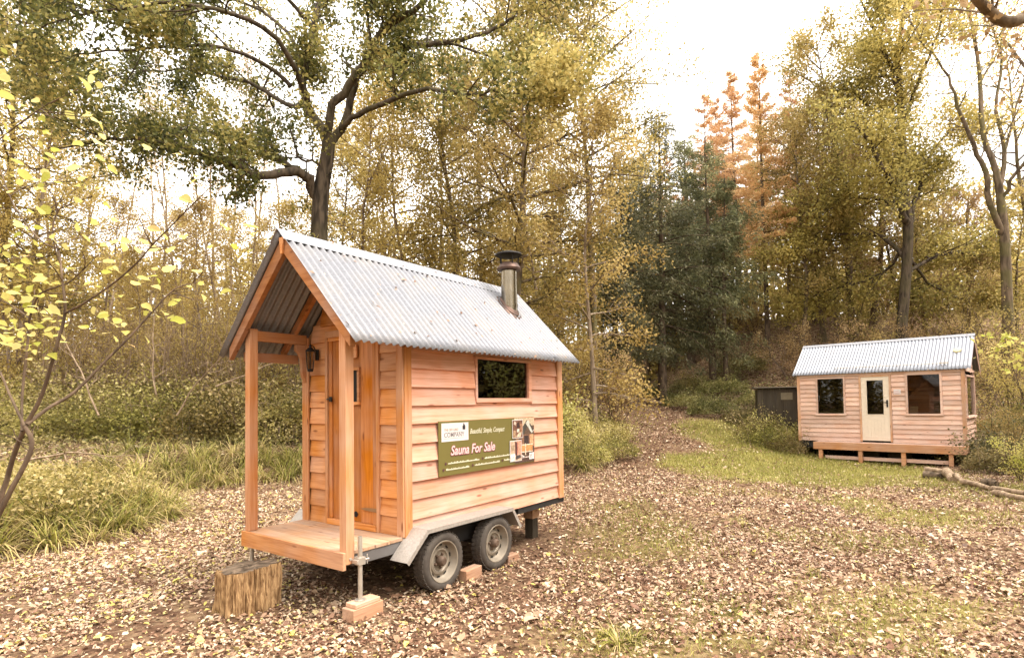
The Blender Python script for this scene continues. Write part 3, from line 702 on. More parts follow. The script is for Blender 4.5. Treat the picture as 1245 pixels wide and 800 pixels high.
# door
dr = Buf(); vs_ = [.345, .405, .585, .745, .905, 1.01, 1.06]
for k in range(len(vs_) - 1):
    dd = (0, .012, .02, .016, .018, .002)[k]
    cbox(dr, (.664 + dd, vs_[k] + .002, .062), (.70, vs_[k + 1] - .002, 1.82), (.35, .75, .2, .5, .3, .6)[k])
door = dr.build('door', M['door'], cabin, .002)
b = Buf(); cbox(b, (.640, .345, .004), (.70, 1.06, .058), .6); b.build('threshold', M['clad_y'], door, .003)
b = Buf(); fr = .025
cbox(b, (.652, .584, 1.165), (.682, .826, 1.195)); cbox(b, (.652, .584, 1.495), (.682, .826, 1.525)); cbox(b, (.652, .584, 1.1952), (.682, .612, 1.4948)); cbox(b, (.652, .798, 1.1952), (.682, .826, 1.4948))
wf = b.build('window_frame', M['clad_y'], door, .002)
b = Buf(); cbox(b, (.672, .6125, 1.1955), (.6755, .7975, 1.4945)); b.build('window_pane', M['black'], door)
b = Buf(); cbox(b, (.655, .62, 1.615), (.675, .70, 1.74), .9); b.build('latch_block', M['clad_y'], door, .003)
b = Buf(); cbox(b, (.645, .985, 1.2), (.655, 1.03, 1.25)); b.tube([np.array(p) + (0, 0, Z0) for p in ((.655, 1.02, 1.225), (.615, 1.02, 1.225), (.607, 1.0, 1.225), (.607, .93, 1.22))], .008, 8); b.build('handle', M['black'], door)
for hz_ in (.195,):
    b = Buf(); b.prism([(.352, hz_ - .018), (.352, hz_ + .018), (.50, hz_ + .012), (.562, hz_ + .004), (.562, hz_ - .004), (.50, hz_ - .012)], (.6585, .6635), lambda a, c, e: (e, a, c + Z0)); b.build('hinge', M['hinge'], door)
b = Buf(); b.lathe([(0, -.004), (.026, -.004), (.028, 0), (0, 0)], (.677, .665, Z0 + .13), 0, 20); b.build('vent_hole', M['black'], door)
b = Buf(); cbox(b, (.650, 1.064, 0.0), (.70, 1.10, 1.835), .4); cbox(b, (.650, .306, 0.0), (.70, .342, 1.835), .5); cbox(b, (.650, .306, 1.8355), (.70, 1.10, 1.90), .5); b.build('door_frame', M['post'], cabin, .002)
# carriage lantern on the wall
b = Buf(); cbox(b, (.632, 1.185, 1.62), (.646, 1.235, 1.73)); lan = b.build('lantern', M['black'], cabin, .003)
b = Buf(); lc_ = (.56, 1.21, Z0)
b.lathe([(.0, 1.775), (.012, 1.77), (.016, 1.745), (.052, 1.715), (.05, 1.705), (.0, 1.705)], lc_, 2, 6); b.lathe([(0, 1.50), (.03, 1.505), (.034, 1.53), (.0, 1.53)], lc_, 2, 6)
for k in range(6):
    a = k * PI / 3; b.tube([(lc_[0] + .047 * math.cos(a), lc_[1] + .047 * math.sin(a), Z0 + 1.705), (lc_[0] + .032 * math.cos(a), lc_[1] + .032 * math.sin(a), Z0 + 1.53)], .003, 5)
b.tube([(.64, 1.21, Z0 + 1.69), (.60, 1.21, Z0 + 1.755), (.56, 1.21, Z0 + 1.77)], .006, 6); b.build('lantern_cage', M['black'], lan)
b = Buf(); b.lathe([(.028, 1.532), (.042, 1.703)], lc_, 2, 6); b.build('lantern_glass', M['glass'], lan)
# side wall towards the camera, opposite wall, rear wall
b = Buf(); sm_ = lambda a, n, z: (a, -n - .0, z + Z0)
ze = [-.018, .13, .31, .47, .64, .81, .985, 1.15, 1.32, 1.49, 1.66, 1.83]
WU0, WU1, WZ0, WZ1 = 1.668, 2.695, 1.172, 1.655
for z0, z1 in zip(ze[:-1], ze[1:]):
    if z1 > 1.2 and z0 < 1.6:
        lap(b, .754, WU0 - .002, z0, z1, sm_); lap(b, WU1 + .002, 3.264, z0, z1, sm_)
    else: lap(b, .754, 3.264, z0, z1, sm_)
cbox(b, (WU0, .004, 1.150), (WU1, .024, 1.17))
cbox(b, (.74, .025, -.02), (WU0 + .01, .05, 1.86)); cbox(b, (WU1 - .01, .025, -.02), (3.35, .05, 1.86)); cbox(b, (WU0 + .01, .025, -.02), (WU1 - .01, .05, 1.165)); cbox(b, (WU0 + .01, .025, 1.665), (WU1 - .01, .05, 1.86))
b.build('side_wall', M['clad_x'], cabin)
b = Buf(); om = lambda a, n, z: (a, W + n, z + Z0)
for z0, z1 in zip(ze[:-1], ze[1:]): lap(b, .754, 3.36, z0, z1, om)
cbox(b, (.74, W - .05, -.02), (3.35, W - .025, 1.86)); b.build('far_wall', M['clad_x'], cabin)
b = Buf(); rm = lambda a, n, z: (3.372 + n, a, z + Z0)
for k, (z0, z1) in enumerate(zip(ze + [2.0, 2.16, 2.32], ze[1:] + [2.0, 2.16, 2.32, 2.48])):
    hw = min(W / 2 - .002, (RZ - .08 - z1) / RS)
    if hw > .05: lap(b, RV - hw, RV + hw, z0, z1, rm)
b.prism(poly, (3.32, 3.345), lambda a, c, e: (e, a, c + Z0)); b.build('rear_wall', M['clad_y'], cabin)
b = Buf(); cbox(b, (.736, .05, .0), (3.32, W - .05, .02)); b.build('inner_floor', M['inside'], cabin)
# side window
b = Buf(); t = .032
cbox(b, (WU0, -.022, WZ0), (WU1, .03, WZ0 + .045), .5); cbox(b, (WU0, -.016, WZ1 - .03), (WU1, .03, WZ1), .3); cbox(b, (WU0, -.014, WZ0 + .0452), (WU0 + t, .03, WZ1 - .0302), .4); cbox(b, (WU1 - .06, -.014, WZ0 + .0452), (WU1, .03, WZ1 - .0302), .7)
win = b.build('window', M['clad_x'], cabin, .003)
b = Buf(); cbox(b, (WU0 + t + .001, .016, WZ0 + .046), (WU1 - .061, .021, WZ1 - .031)); b.build('window_pane', M['glass'], win)
b = Buf(); cbox(b, (WU0 + t + .001, .20, WZ0 - .1), (WU1 - .061, .21, WZ1 + .1)); b.build('unlit_room_sheet', M['inside'], win)  # near-black sheet stands in for the unlit cabin interior
# roof
for (pe, nm) in (((EV, EZ), 'near'), ((2 * RV - EV, EZ), 'far')):
    corrugated('roof_sheet', -.085, 3.405, (pe[0], pe[1] + Z0), (RV, RZ + Z0), M['roof'], cabin)
b = Buf(); K = 20
for s in (-1, 1):
    ext = .155; off = .011
    P = [(RV, RZ + off * 1.44), (RV + s * ext * .69, RZ + off * 1.44 - ext * .69 * RS)]
    b.prism([P[0], P[1], (P[1][0], P[1][1] - .003), (P[0][0], P[0][1] - .003)], (-.095, 2.3), lambda a, c, e: (e, a, c + Z0))
    b.prism([(P[0][0], P[0][1] - .004), (P[1][0], P[1][1] - .004), (P[1][0], P[1][1] - .007), (P[0][0], P[0][1] - .007)], (2.2, 3.41), lambda a, c, e: (e, a, c + Z0))
b.build('ridge_cap', M['flash'], cabin)
# flue
FU, FV = 2.84, .40; fz = roofz(FV); fc = (FU, FV, Z0)
b = Buf(); b.lathe([(.1, fz - .2), (.1, fz + .49)], fc, 2, 32)
b.lathe([(.1005, fz + .02), (.105, fz + .02), (.105, fz + .05), (.1005, fz + .05)], fc, 2, 32); flue = b.build('flue', M['stain'], cabin, 0, True)
b = Buf(); b.lathe([(.1005, fz + .47), (.145, fz + .475), (.15, fz + .50), (.13, fz + .535), (.1, fz + .57), (.0, fz + .57)], fc, 2, 32); b.build('flue_collar', M['rust'], flue, 0, True)
b = Buf(); b.lathe([(.0, fz + .655), (.15, fz + .655), (.168, fz + .668), (.16, fz + .685), (.08, fz + .712), (0, fz + .72)], fc, 2, 32)
for k in range(5):
    a = k * 2 * PI / 5 + .4; b.tube([(FU + .12 * math.cos(a), FV + .12 * math.sin(a), Z0 + fz + .53), (FU + .125 * math.cos(a), FV + .125 * math.sin(a), Z0 + fz + .66)], .007, 6)
b.build('rain_cowl', M['soot'], flue, 0, True)
b = Buf()
for k in range(3):                                                   # rubber skirt stepped over the corrugations
    r0, r1 = .101 + .01 * k, .111 + .011 * k
    V = []; n = 32
    for j in range(n):
        a = j * 2 * PI / n; jit = 1 + (.06 * math.sin(3 * a + k) if k == 2 else 0)
        for r, h in ((r0, .07 - .022 * k), (r1 * jit, .05 - .022 * k)):
            v = FV + r * math.sin(a) * (1.15 if k == 2 else 1.); V.append((FU + r * math.cos(a) * (1.2 if k == 2 else 1.), v, Z0 + fz + (v - FV) * RS + h))
    b.add(V, [(2 * j, 2 * ((j + 1) % n), 2 * ((j + 1) % n) + 1, 2 * j + 1) for j in range(n)])
b.build('roof_collar', M['rust'], flue)
# chassis
b = Buf(); cbox(b, (.12, .12, -.13), (3.30, .20, -.034)); cbox(b, (.12, W - .2, -.13), (3.30, W - .12, -.034)); cbox(b, (.7, .205, -.11), (3.36, W - .205, -.02)); cbox(b, (2.41, .004, -.09), (3.372, .06, -.019)); cbox(b, (3.376, .0, -.09), (3.40, W, -.02))
for u in (.98, 1.77): cbox(b, (u - .03, .06, -.285), (u + .03, W - .06, -.225))
for u in (.7, 1.375, 2.05): cbox(b, (u - .05, .06, -.2), (u + .05, .12, -.132))
b.build('chassis', M['chassis'], cabin)
b = Buf(); cbox(b, (.76, .03, -.2), (2.38, .05, -.0185)); b.build('wheel_arch', M['chassis'], cabin)
b = Buf(); cbox(b, (.115, .006, -.125), (.66, .03, -.0345)); cbox(b, (.115, .0305, -.125), (.66, .06, -.115)); b.build('side_channel', M['chassis_grey'], cabin, .003)
def wheel(u, v, out):
    c = (u, v, Z0 - .2595); s = out
    R = .2625; hw = .07
    t = Buf(); prof = [(.178, -hw * .8), (.20, -hw), (.235, -hw * 1.02), (R - .012, -hw * .88), (R, -hw * .6), (R + .002, 0), (R, hw * .6), (R - .012, hw * .88), (.235, hw * 1.02), (.20, hw), (.178, hw * .8)]
    t.lathe(prof, c, 1, 44); 
    for k in range(40):      # tread blocks
        a = k * 2 * PI / 40
        for h in (-.04, 0, .04):
            ca, sa = math.cos(a + h), math.sin(a + h)
            P = [(c[0] + (R + e) * (ca * 1 - sa * x), c[1] + h + y, c[2] + (R + e) * (sa + ca * x)) for e in (-.004, .005) for x, y in ((-.05, -.015), (.05, -.015), (.05, .015), (-.05, .015))]
            t.add(P, [(3, 2, 1, 0), (4, 5, 6, 7), (0, 1, 5, 4), (1, 2, 6, 5), (2, 3, 7, 6), (3, 0, 4, 7)], .4)
    wh = bpy.data.objects.new('wheel', None); COL.objects.link(wh); wh.parent = cabin
    t.build('tyre', M['tyre'], wh, 0, True)
    r = Buf()
    P = lambda *q: [(a, s * h) for a, h in q]
    r.lathe(P((.179, -.05), (.182, .055), (.188, .062), (.186, .068), (.176, .066), (.168, .045), (.160, .01), (.150, .0), (.128, .004), (.118, .016), (.098, .02), (.088, .006), (.062, .0), (.0, .0)), c, 1, 44, .6)
    for k in range(10):
        a = k * 2 * PI / 10 + .2
        V = []
        for e in (.0085, .0095):
            for da, rr in ((-.13, .134), (.13, .134), (.12, .150), (-.12, .150)): V.append((c[0] + rr * math.cos(a + da), c[1] + s * (e + (.0 if rr < .14 else -.002)), c[2] + rr * math.sin(a + da)))
        r.add(V, [(3, 2, 1, 0), (4, 5, 6, 7), (0, 1, 5, 4), (1, 2, 6, 5), (2, 3, 7, 6), (3, 0, 4, 7)], 0.)
    r.build('rim', M['rim'], wh, 0, True)
    h = Buf(); h.lathe(P((.046, .0), (.046, .03), (.042, .055), (.03, .068), (.0, .07)), c, 1, 20)
    for k in range(5):
        a = k * 2 * PI / 5 + u; q = (c[0] + .062 * math.cos(a), c[1], c[2] + .062 * math.sin(a)); h.lathe(P((.012, .0), (.012, .02), (.008, .026), (0, .026)), q, 1, 6)
    h.build('hub', M['hub'], wh, 0, True)
for u in (.985, 1.775): wheel(u, -.115, -1)
for u in (.985, 1.775): wheel(u, W + .115, 1)
for v0, v1, lipv in ((-.205, .0, -.205), (W, W + .205, W + .205)):
    b = Buf(); pr = [(.505, -.165), (.75, .066), (2.02, .062), (2.17, -.155)]; th = .004
    for (a, c), (a2, c2) in zip(pr[:-1], pr[1:]):
        ln = math.hypot(a2 - a, c2 - c); nx_, nz_ = -(c2 - c) / ln * th, (a2 - a) / ln * th
        b.prism([(a, c), (a2, c2), (a2 + nx_, c2 + nz_), (a + nx_, c + nz_)], (v0, v1), lambda p, q, e: (p, e, q + Z0), .5)
        dn = .032; e0, e1 = (lipv - .0042, lipv - .0002) if v0 < 0 else (lipv + .0002, lipv + .0042)
        b.prism([(a - nx_ / th * dn * .9 if a == .505 else a + (.012 if a < 1 else -.012), c - dn if a != .505 else c - nz_ / th * dn), (a2 + (.012 if a2 < 1 else -.012) if a2 != 2.17 else a2 - nx_ / th * dn, c2 - dn if a2 != 2.17 else c2 - nz_ / th * dn), (a2 + nx_, c2 + nz_), (a + nx_, c + nz_)], (e0, e1), lambda p, q, e: (p, e, q + Z0), .5)
    b.build('mudguard', M['guard'], cabin)
def jack(u, v, zb, zt, s):
    b = Buf(); b.lathe([(0, zb + .006), (.0185, zb + .006), (.0185, zt), (.0145, zt), (.0145, zt - .05), (0, zt - .05)], (u, v, Z0), 2, 20); b.lathe([(0, zb), (.045, zb), (.045, zb + .007), (.022, zb + .009), (.0, zb + .009)], (u, v, Z0), 2, 20)
    j = b.build('prop_stand', M['steel'], cabin, 0, True)
    b = Buf(); cbox(b, (u - .034, v - .028, -.105), (u + .034, v + .028, -.045)); cbox(b, (u - .03, v + .028 if s < 0 else v - .065, -.1), (u + .03, v + .065 if s < 0 else v - .028, -.05)); cbox(b, (u - .055, v - .034, -.09), (u - .0345, v + .034, -.058))
    b.tube([(u + .034, v, Z0 - .075), (u + .075, v - .02, Z0 - .07)], .009, 8); b.tube([(u + .06, v - .014, Z0 - .11), (u + .06, v - .014, Z0 - .03)], .006, 6); b.build('clamp', M['steel'], j, .003)
jack(.135, -.062, -.385, .118, -1); jack(.135, W + .062, -.46, .13, 1)

# loose timber round the trailer
def loose(name, label, cat, parts, x, y, rz, group=None):
    t = thing(name, label, cat, (x, y, hz(x, y)), rz, group)
    for nm, a, c, m in parts:
        b = Buf(); b.box(a, c); b.build(nm, M[m], t, .006)
    return t
x, y, _ = C2W(.16, -.062)
zt = Z0 - .385 - hz(x, y)
loose('prop_block', 'reddish timber offcut under the front prop stand, paler slip of wood on top', 'timber block', [('base_block', (-.15, -.068, -.02), (.155, .068, zt - .035), 'block'), ('top_slip', (-.12, -.06, zt - .0345), (.13, .062, zt - .0005), 'blocktop')], x, y, CROT + .02)
x, y, _ = C2W(1.385, -.15); loose('chock_block', 'brown timber chock wedged between the two trailer wheels', 'timber block', [('chock', (-.13, -.05, -.02), (.12, .05, .11), 'block')], x, y, CROT + .06)
x, y, _ = C2W(2.10, -.10); loose('chock_block', 'small brown timber chock behind the rear trailer wheel', 'timber block', [('chock', (-.09, -.05, -.02), (.09, .045, .075), 'block')], x, y, CROT - .05)
x, y, _ = C2W(3.12, .31); h0 = hz(x, y); zt = Z0 - .13 - h0
t = loose('support_post', 'dark upright block propping the back end of the cabin trailer', 'timber block', [('post_block', (-.06, -.06, -.02), (.06, .06, zt - .15), 'shed')], x, y, CROT)
t = thing('support_block', 'pale block on top of the dark prop under the back of the trailer', 'timber block', (x, y, h0 + zt - .1495), CROT)
b = Buf(); b.box((-.075, -.07, 0), (.075, .07, .145)); b.build('block', M['blocktop'], t, .005)

# chopping-block stump used as a step
x, y = -2.235, 4.80; st = thing('log_stump', 'short sawn log with torn orange sides standing as a step in front of the porch', 'stump', (x, y, hz(x, y)), .3)
n = 120; rows = 18; V = []; H = .345
for k in range(rows + 1):
    z = -.04 + (H + .04) * k / rows
    for j in range(n):
        a = j * 2 * PI / n
        r = .212 + .018 * math.sin(2 * a + .6) + .012 * math.sin(3 * a + 1) - .02 * (k / rows) ** 2 * 0 + .014 * (1 - k / rows)
        r += (float(vnoise(np.array([a * 9.]), np.array([z * 3.2 + 3]), 5)[0]) - .5) * .05 + (float(vnoise(np.array([a * 22.]), np.array([z * 4. + 9]), 6)[0]) - .5) * .05
        V.append((r * math.cos(a), r * math.sin(a) * .92, z + (.012 * math.cos(a) if k == rows else 0)))
q = [(k * n + j, k * n + (j + 1) % n, (k + 1) * n + (j + 1) % n, (k + 1) * n + j) for k in range(rows) for j in range(n)]
b = Buf(); b.add(V, q, .5); b.build('log_side', M['log_side'], st, 0, False)
top = [V[rows * n + j] for j in range(n)]; Vt = [(p[0] * s_, p[1] * s_, H + (p[2] - H) * s_ + .004 * math.sin(9 * s_ + p[0] * 20)) for s_ in (1.005, .8, .55, .3, .08) for p in top]
q = [(k * n + j, k * n + (j + 1) % n, (k + 1) * n + (j + 1) % n, (k + 1) * n + j) for k in range(4) for j in range(n)] + [tuple(4 * n + j for j in range(n))]
b = Buf(); b.add(Vt, q, .5); b.build('sawn_top', M['log_top'], st)

# ------------------------------------------------------------------ banner
BU0, BU1, BZ0, BZ1 = 1.095, 2.722, .475, .998
ban = thing('banner', 'olive green sales banner with white script lettering and pictures on the cabin wall', 'banner', C2W(BU0, -.0195, Z0 + BZ0), CROT)
BW, BH = BU1 - BU0, BZ1 - BZ0
b = Buf(); b.box((0, 0, 0), (BW - .002, .006, BH)); b.build('board', M['banner'], ban, .001)
lv = [0]
def onb(u, z, lift): return lambda a, c, e: (u + a, -lift - e, z + c)
def rect(name, u0, z0, u1, z1, lift, mat, parent=ban):
    b = Buf(); b.box((u0, -lift, z0), (u1, -lift + .0012, z1)); return b.build(name, M[mat], parent)
lp = rect('logo_panel', .04, .325, .435, .502, .002, 'white')
lettering('THE OFF GRID', .034, M['brown_ink'], lp, onb(.078, .425, .0026), xs=.92)
lettering('COMPANY', .062, M['grey_ink'], lp, onb(.074, .367, .0026), xs=.98, off=.0004)
for k in range(2): rect('rule', .072 if k else .11, (.409, .352)[k], .36, (.4115, .3545)[k], .0026, 'grey_ink', lp)
b = Buf(); b.prism([(.345, .432), (.385, .432), (.385, .468), (.378, .478), (.372, .478), (.3715, .495), (.3585, .495), (.358, .478), (.345, .468)], (-.0040, -.0026), lambda a, c, e: (a, e, c)); b.build('shed_emblem', M['black_ink'], lp)
lettering('Beautiful, Simple, Compact', .072, M['cream_ink'], ban, onb(.455, .385, .0022), shear=.4, xs=.74, off=.0007)
lettering('Sauna For Sale', .128, M['maroon_ink'], ban, onb(.165, .188, .0022), shear=.22, xs=.93, off=.0085)
lettering('Sauna For Sale', .128, M['pink_ink'], ban, onb(.163, .192, .0034), shear=.22, xs=.93, off=.005)
lettering('Sauna For Sale', .128, M['white'], ban, onb(.163, .192, .0046), shear=.22, xs=.93, off=-.0005)
def smallprint(u0, u1, z):
    b = Buf(); u = u0
    while u < u1:
        wd = random.uniform(.006, .017); hh = random.choice([.012, .012, .019]); b.box((u, -.0034, z), (min(u + wd, u1), -.0022, z + hh)); u += wd + random.uniform(.002, .004)
    b.build('small_print', M['cream_ink'], ban)
    b = Buf(); b.lathe([(0, -.0034), (.014, -.0034), (.014, -.0022), (0, -.0022)], (u0 - .035, 0, z + .008), 1, 14); b.build('contact_dot', M['maroon_ink'], ban)
smallprint(.13, .60, .108); smallprint(.69, 1.18, .112); smallprint(.10, .44, .05); smallprint(.53, .95, .056); smallprint(1.03, 1.22, .062)
def picture(name, u0, z0, u1, z1, lift, shapes, border=True):
    if border: rect(name + '_border', u0 - .008, z0 - .008, u1 + .008, z1 + .008, lift - .0004, 'white')
    V = []; F = []; C = []
    for k, (poly, c) in enumerate(shapes):
        n0 = len(V); V += [(u0 + a * (u1 - u0), -lift - .0004 * (k + 1), z0 + e * (z1 - z0)) for a, e in poly]; F.append(tuple(range(n0, len(V)))); C.append((*c, 1))
    me = bpy.data.meshes.new(name); me.from_pydata(V, [], F); me.attributes.new('ink', 'FLOAT_COLOR', 'FACE').data.foreach_set('color', np.array(C, np.float32).ravel()); me.materials.append(M['ink']); obj(name, me, ban)
R4 = lambda a, c, d, e: [(a, c), (d, c), (d, e), (a, e)]
cab_pic = [(R4(0, 0, 1, 1), (.1, .06, .04)), (R4(0, .82, 1, 1), (.5, .38, .25)), (R4(.0, 0, 1, .12), (.09, .05, .04)), ([(.05, .4), (.2, .4), (.2, .75), (.05, .7)], (.3, .16, .08)), ([(.15, .62), (.62, .95), (.72, .88), (.4, .58)], (.05, .045, .035)), ([(.55, .88), (.68, .95), (.98, .7), (.86, .64)], (.5, .48, .42)), ([(.74, .86), (.78, .88), (.95, .72), (.9, .69)], (.06, .05, .04)),
           (R4(.3, .3, .9, .62), (.2, .1, .06)), (R4(.46, .35, .7, .6), (.04, .025, .025)), (R4(.75, .35, .95, .62), (.55, .3, .16)), (R4(.12, .24, .88, .4), (.55, .24, .09)), (R4(.28, .25, .31, .4), (.7, .45, .3)), (R4(.5, .16, .54, .42), (.7, .55, .42)), (R4(.1, .38, .9, .405), (.75, .55, .4)), (R4(.12, .22, .9, .245), (.7, .5, .38)), ([(.14, .22), (.2, .22), (.5, .12), (.46, .1)], (.65, .55, .5)), (R4(.1, .1, .9, .125), (.5, .4, .36)), (R4(.7, .05, .95, .2), (.72, .68, .64)), (R4(.74, .08, .88, .17), (.5, .47, .45))]
picture('cabin_picture', BW - .4, .012, BW - .006, BH - .006, .0022, cab_pic, False)
picture('stove_picture', 1.185, .30, 1.375, .492, .009, [(R4(0, 0, 1, 1), (.16, .07, .045)), ([(.1, .8), (.3, .7), (.36, .86), (.2, .97)], (.62, .5, .4)), ([(.4, .55), (.7, .6), (.65, .9), (.45, .85)], (.04, .02, .02)), (R4(.42, .3, .66, .5), (.7, .6, .5)), (R4(0, 0, .3, .42), (.35, .22, .13)), ([(.3, .05), (.75, .0), (.9, .3), (.6, .28)], (.55, .42, .3)), (R4(.75, .3, 1, .8), (.32, .16, .09))])
picture('bench_picture', 1.135, .045, 1.345, .262, .009, [(R4(0, 0, 1, 1), (.5, .34, .24)), (R4(.62, .3, 1, 1), (.6, .25, .17)), ([(.42, .3), (.62, .25), (.66, .9), (.42, 1)], (.1, .035, .03)), (R4(0, 0, .42, .36), (.68, .62, .56)), ([(.45, .05), (.95, .12), (.9, .28), (.5, .25)], (.06, .05, .05)), (R4(.1, .55, .35, .8), (.34, .25, .16))])

# ------------------------------------------------------------------ tiny house on the right
HX, HY, HZ = 10.4354, 15.2413, -.17; HROT = math.atan2(-.70079, .71337)
def H2W(s, t, z=0):
    c, s_ = math.cos(HROT), math.sin(HROT); return (HX + s * c - t * s_, HY + s * s_ + t * c, HZ + z)
house = thing('tiny_house', 'pinkish clapboard tiny house on wheels with cream door and pale corrugated roof', 'tiny house', (HX, HY, HZ), HROT)
S0, S1, T0, T1, B0, B1 = -2.76, 1.30, .5, 2.62, .61, 2.56
hf = lambda a, n, z: (a, T0 - n, z); hr = lambda a, n, z: (S1 + n, a, z); hl = lambda a, n, z: (S0 - n, a, z); hb = lambda a, n, z: (a, T1 + n, z)
zz = list(np.arange(B0, B1 + .01, .13))
ops = [(-2.24, -1.45, 1.37, 2.50), (-1.10, -.31, .62, 2.52), (.02, .83, 1.37, 2.52)]
b = Buf()
for z0, z1 in zip(zz[:-1], zz[1:]):
    cuts = [o for o in ops if o[2] < z1 - .04 and o[3] > z0 + .04]; a = S0 + .06
    for o in cuts + [(S1 - .06, S1, 0, 9)]:
        if o[0] - a > .02: lap(b, a, o[0] - .002, z0, z1, hf)
        a = o[1] + .002
for o in ops: pass
xs_ = [S0 + .03, -2.2, -1.49, -1.06, -.35, .06, .79, S1 - .03]
for k in (0, 2, 4, 6): b.box((xs_[k], T0 + .03, B0), (xs_[k + 1], T0 + .06, B1))
for o in (ops[0], ops[2]): b.box((o[0] + .042, T0 + .03, B0), (o[1] - .042, T0 + .06, o[2] + .03))
b.build('front_wall', M['pine_x'], house)
b = Buf()
for z0, z1 in zip(zz[:-1], zz[1:]):
    if z1 < 1.3 or z0 > 2.43: lap(b, T0 + .06, T1 - .06, z0, z1, hr)
    else: lap(b, T0 + .06, T0 + .16, z0, z1, hr); lap(b, T1 - .22, T1 - .06, z0, z1, hr)
RT, RZ2, EZ2, ET = 1.56, 3.56, 2.585, .40
RS2 = (RZ2 - EZ2) / (RT - ET)
zz2 = [B1 + .0 + .13 * k for k in range(9)]
for z0, z1 in zip(zz2[:-1], zz2[1:]):
    hw = (RZ2 - .06 - z1 - .02) / RS2
    hw = min(hw, T1 - RT - .01)
    if hw > .05: lap(b, RT - hw, RT + hw, z0, z1, hr)
b.box((S1 - .06, T0 + .06, B0), (S1 - .03, T1 - .06, 1.3)); b.build('end_wall', M['pine_y'], house)
b = Buf()
for z0, z1 in zip(zz[:-1] + zz2[:-1], zz[1:] + zz2[1:]):
    hw = min((RZ2 - .06 - z1 - .02) / RS2, T1 - RT - .01)
    if hw > .05: lap(b, RT - hw, RT + hw, z0, z1, hl)
b.build('far_end_wall', M['pine_y'], house)
b = Buf()
for z0, z1 in zip(zz[:-1], zz[1:]): lap(b, S0 + .06, S1 - .06, z0, z1, hb)
b.build('back_wall', M['pine_x'], house)
for s0, t0 in ((S0 - .006, T0 - .024), (S1 - .07, T0 - .024), (S0 - .006, T1 - .06), (S1 - .07, T1 - .06)):
    b = Buf(); b.box((s0, t0, B0 - .03), (s0 + .082, t0 + .082, B1 + .03)); b.build('corner_board', M['pine_z'], house, .002)
b = Buf(); b.box((S0 + .077, T0 - .03, B1 - .045), (S1 - .071, T0 - .001, B1 + .02)); b.build('eave_board', M['pine_x'], house, .002)
b = Buf(); b.box((S1 + .001, T0 + .065, B1 - .03), (S1 + .022, T1 - .061, B1 + .04)); b.build('gable_board', M['pine_y'], house, .002)
def hwindow(o, mp, tw=.05, sill=True, mat='pine_x'):
    a0, a1, z0, z1 = o; b = Buf(); f = [(a0, a0 + tw, z0 + .0501, z1 - .0501), (a1 - tw, a1, z0 + .0501, z1 - .0501), (a0, a1, z1 - .05, z1), (a0 - .02, a1 + .02, z0, z0 + .05)]
    for k, (p, q, r, s_) in enumerate(f):
        V = [mp(i, n, j) for i, n, j in ((p, -.05, r), (q, -.05, r), (q, .028 + .03 * (k == 3), r), (p, .028 + .03 * (k == 3), r), (p, -.05, s_), (q, -.05, s_), (q, .028 + .02 * (k == 3), s_), (p, .028 + .02 * (k == 3), s_))]
        b.add(V, [(3, 2, 1, 0), (4, 5, 6, 7), (0, 1, 5, 4), (1, 2, 6, 5), (2, 3, 7, 6), (3, 0, 4, 7)])
    w_ = b.build('window', M[mat], house, .002)
    b = Buf(); V = [mp(i, n, j) for n in (-.02, -.014) for i, j in ((a0 + tw, z0 + .05), (a1 - tw, z0 + .05), (a1 - tw, z1 - .05), (a0 + tw, z1 - .05))]
    b.add(V, [(3, 2, 1, 0), (4, 5, 6, 7), (0, 1, 5, 4), (1, 2, 6, 5), (2, 3, 7, 6), (3, 0, 4, 7)]); b.build('window_pane', M['glass'], w_)
    return w_
w1 = hwindow((-2.24, -1.45, 1.37, 2.50), hf); w2 = hwindow((.02, .83, 1.37, 2.52), hf); w3 = hwindow((T0 + .16, T1 - .22, 1.3, 2.44), hr, mat='pine_y')
b = Buf()
for k in range(5): b.tube([(-1.56 + k * .035 + .004 * math.sin(k), T0 + .12 + .012 * (k % 2), 1.4), (-1.56 + k * .035, T0 + .12 + .012 * (k % 2), 2.46)], .02, 8)
b.build('curtain', plain('grey_curtain', (.3, .26, .21), .9), w1)
b = Buf(); b.box((.09, T0 + .1, 1.40), (.27, T0 + .14, 1.62)); b.build('paper_box', plain('cream_card', (.62, .52, .36), .7), w2, .004)
# inside: dark lining, and a plank gable imitating a hut reflected in the panes
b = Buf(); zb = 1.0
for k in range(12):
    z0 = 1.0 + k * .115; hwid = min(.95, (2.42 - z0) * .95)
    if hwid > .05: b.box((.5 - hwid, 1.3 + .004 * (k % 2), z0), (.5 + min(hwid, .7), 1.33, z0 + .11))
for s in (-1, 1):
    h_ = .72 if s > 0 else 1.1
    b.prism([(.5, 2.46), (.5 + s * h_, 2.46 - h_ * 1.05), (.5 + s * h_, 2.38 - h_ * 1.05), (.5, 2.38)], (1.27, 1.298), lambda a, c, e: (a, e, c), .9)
b.build('gable_reflection_panel', wood('gable_reflection_boards', (.3, .15, .09), (.5, .3, .2), 'x'), house)
b = Buf(); b.box((S0 + .07, T1 - .07, B0), (S1 - .07, T1 - .04, B1)); b.box((S0 + .07, T0 + .061, B0), (S1 - .07, T1 - .071, B0 + .02)); b.box((S0 + .03, T0 + .061, B0), (S0 + .05, T1 - .071, B1)); b.box((S0 + .07, T0 + .061, B1), (S1 - .061, T1 - .071, B1 + .015)); b.build('dark_lining', M['inside'], house)
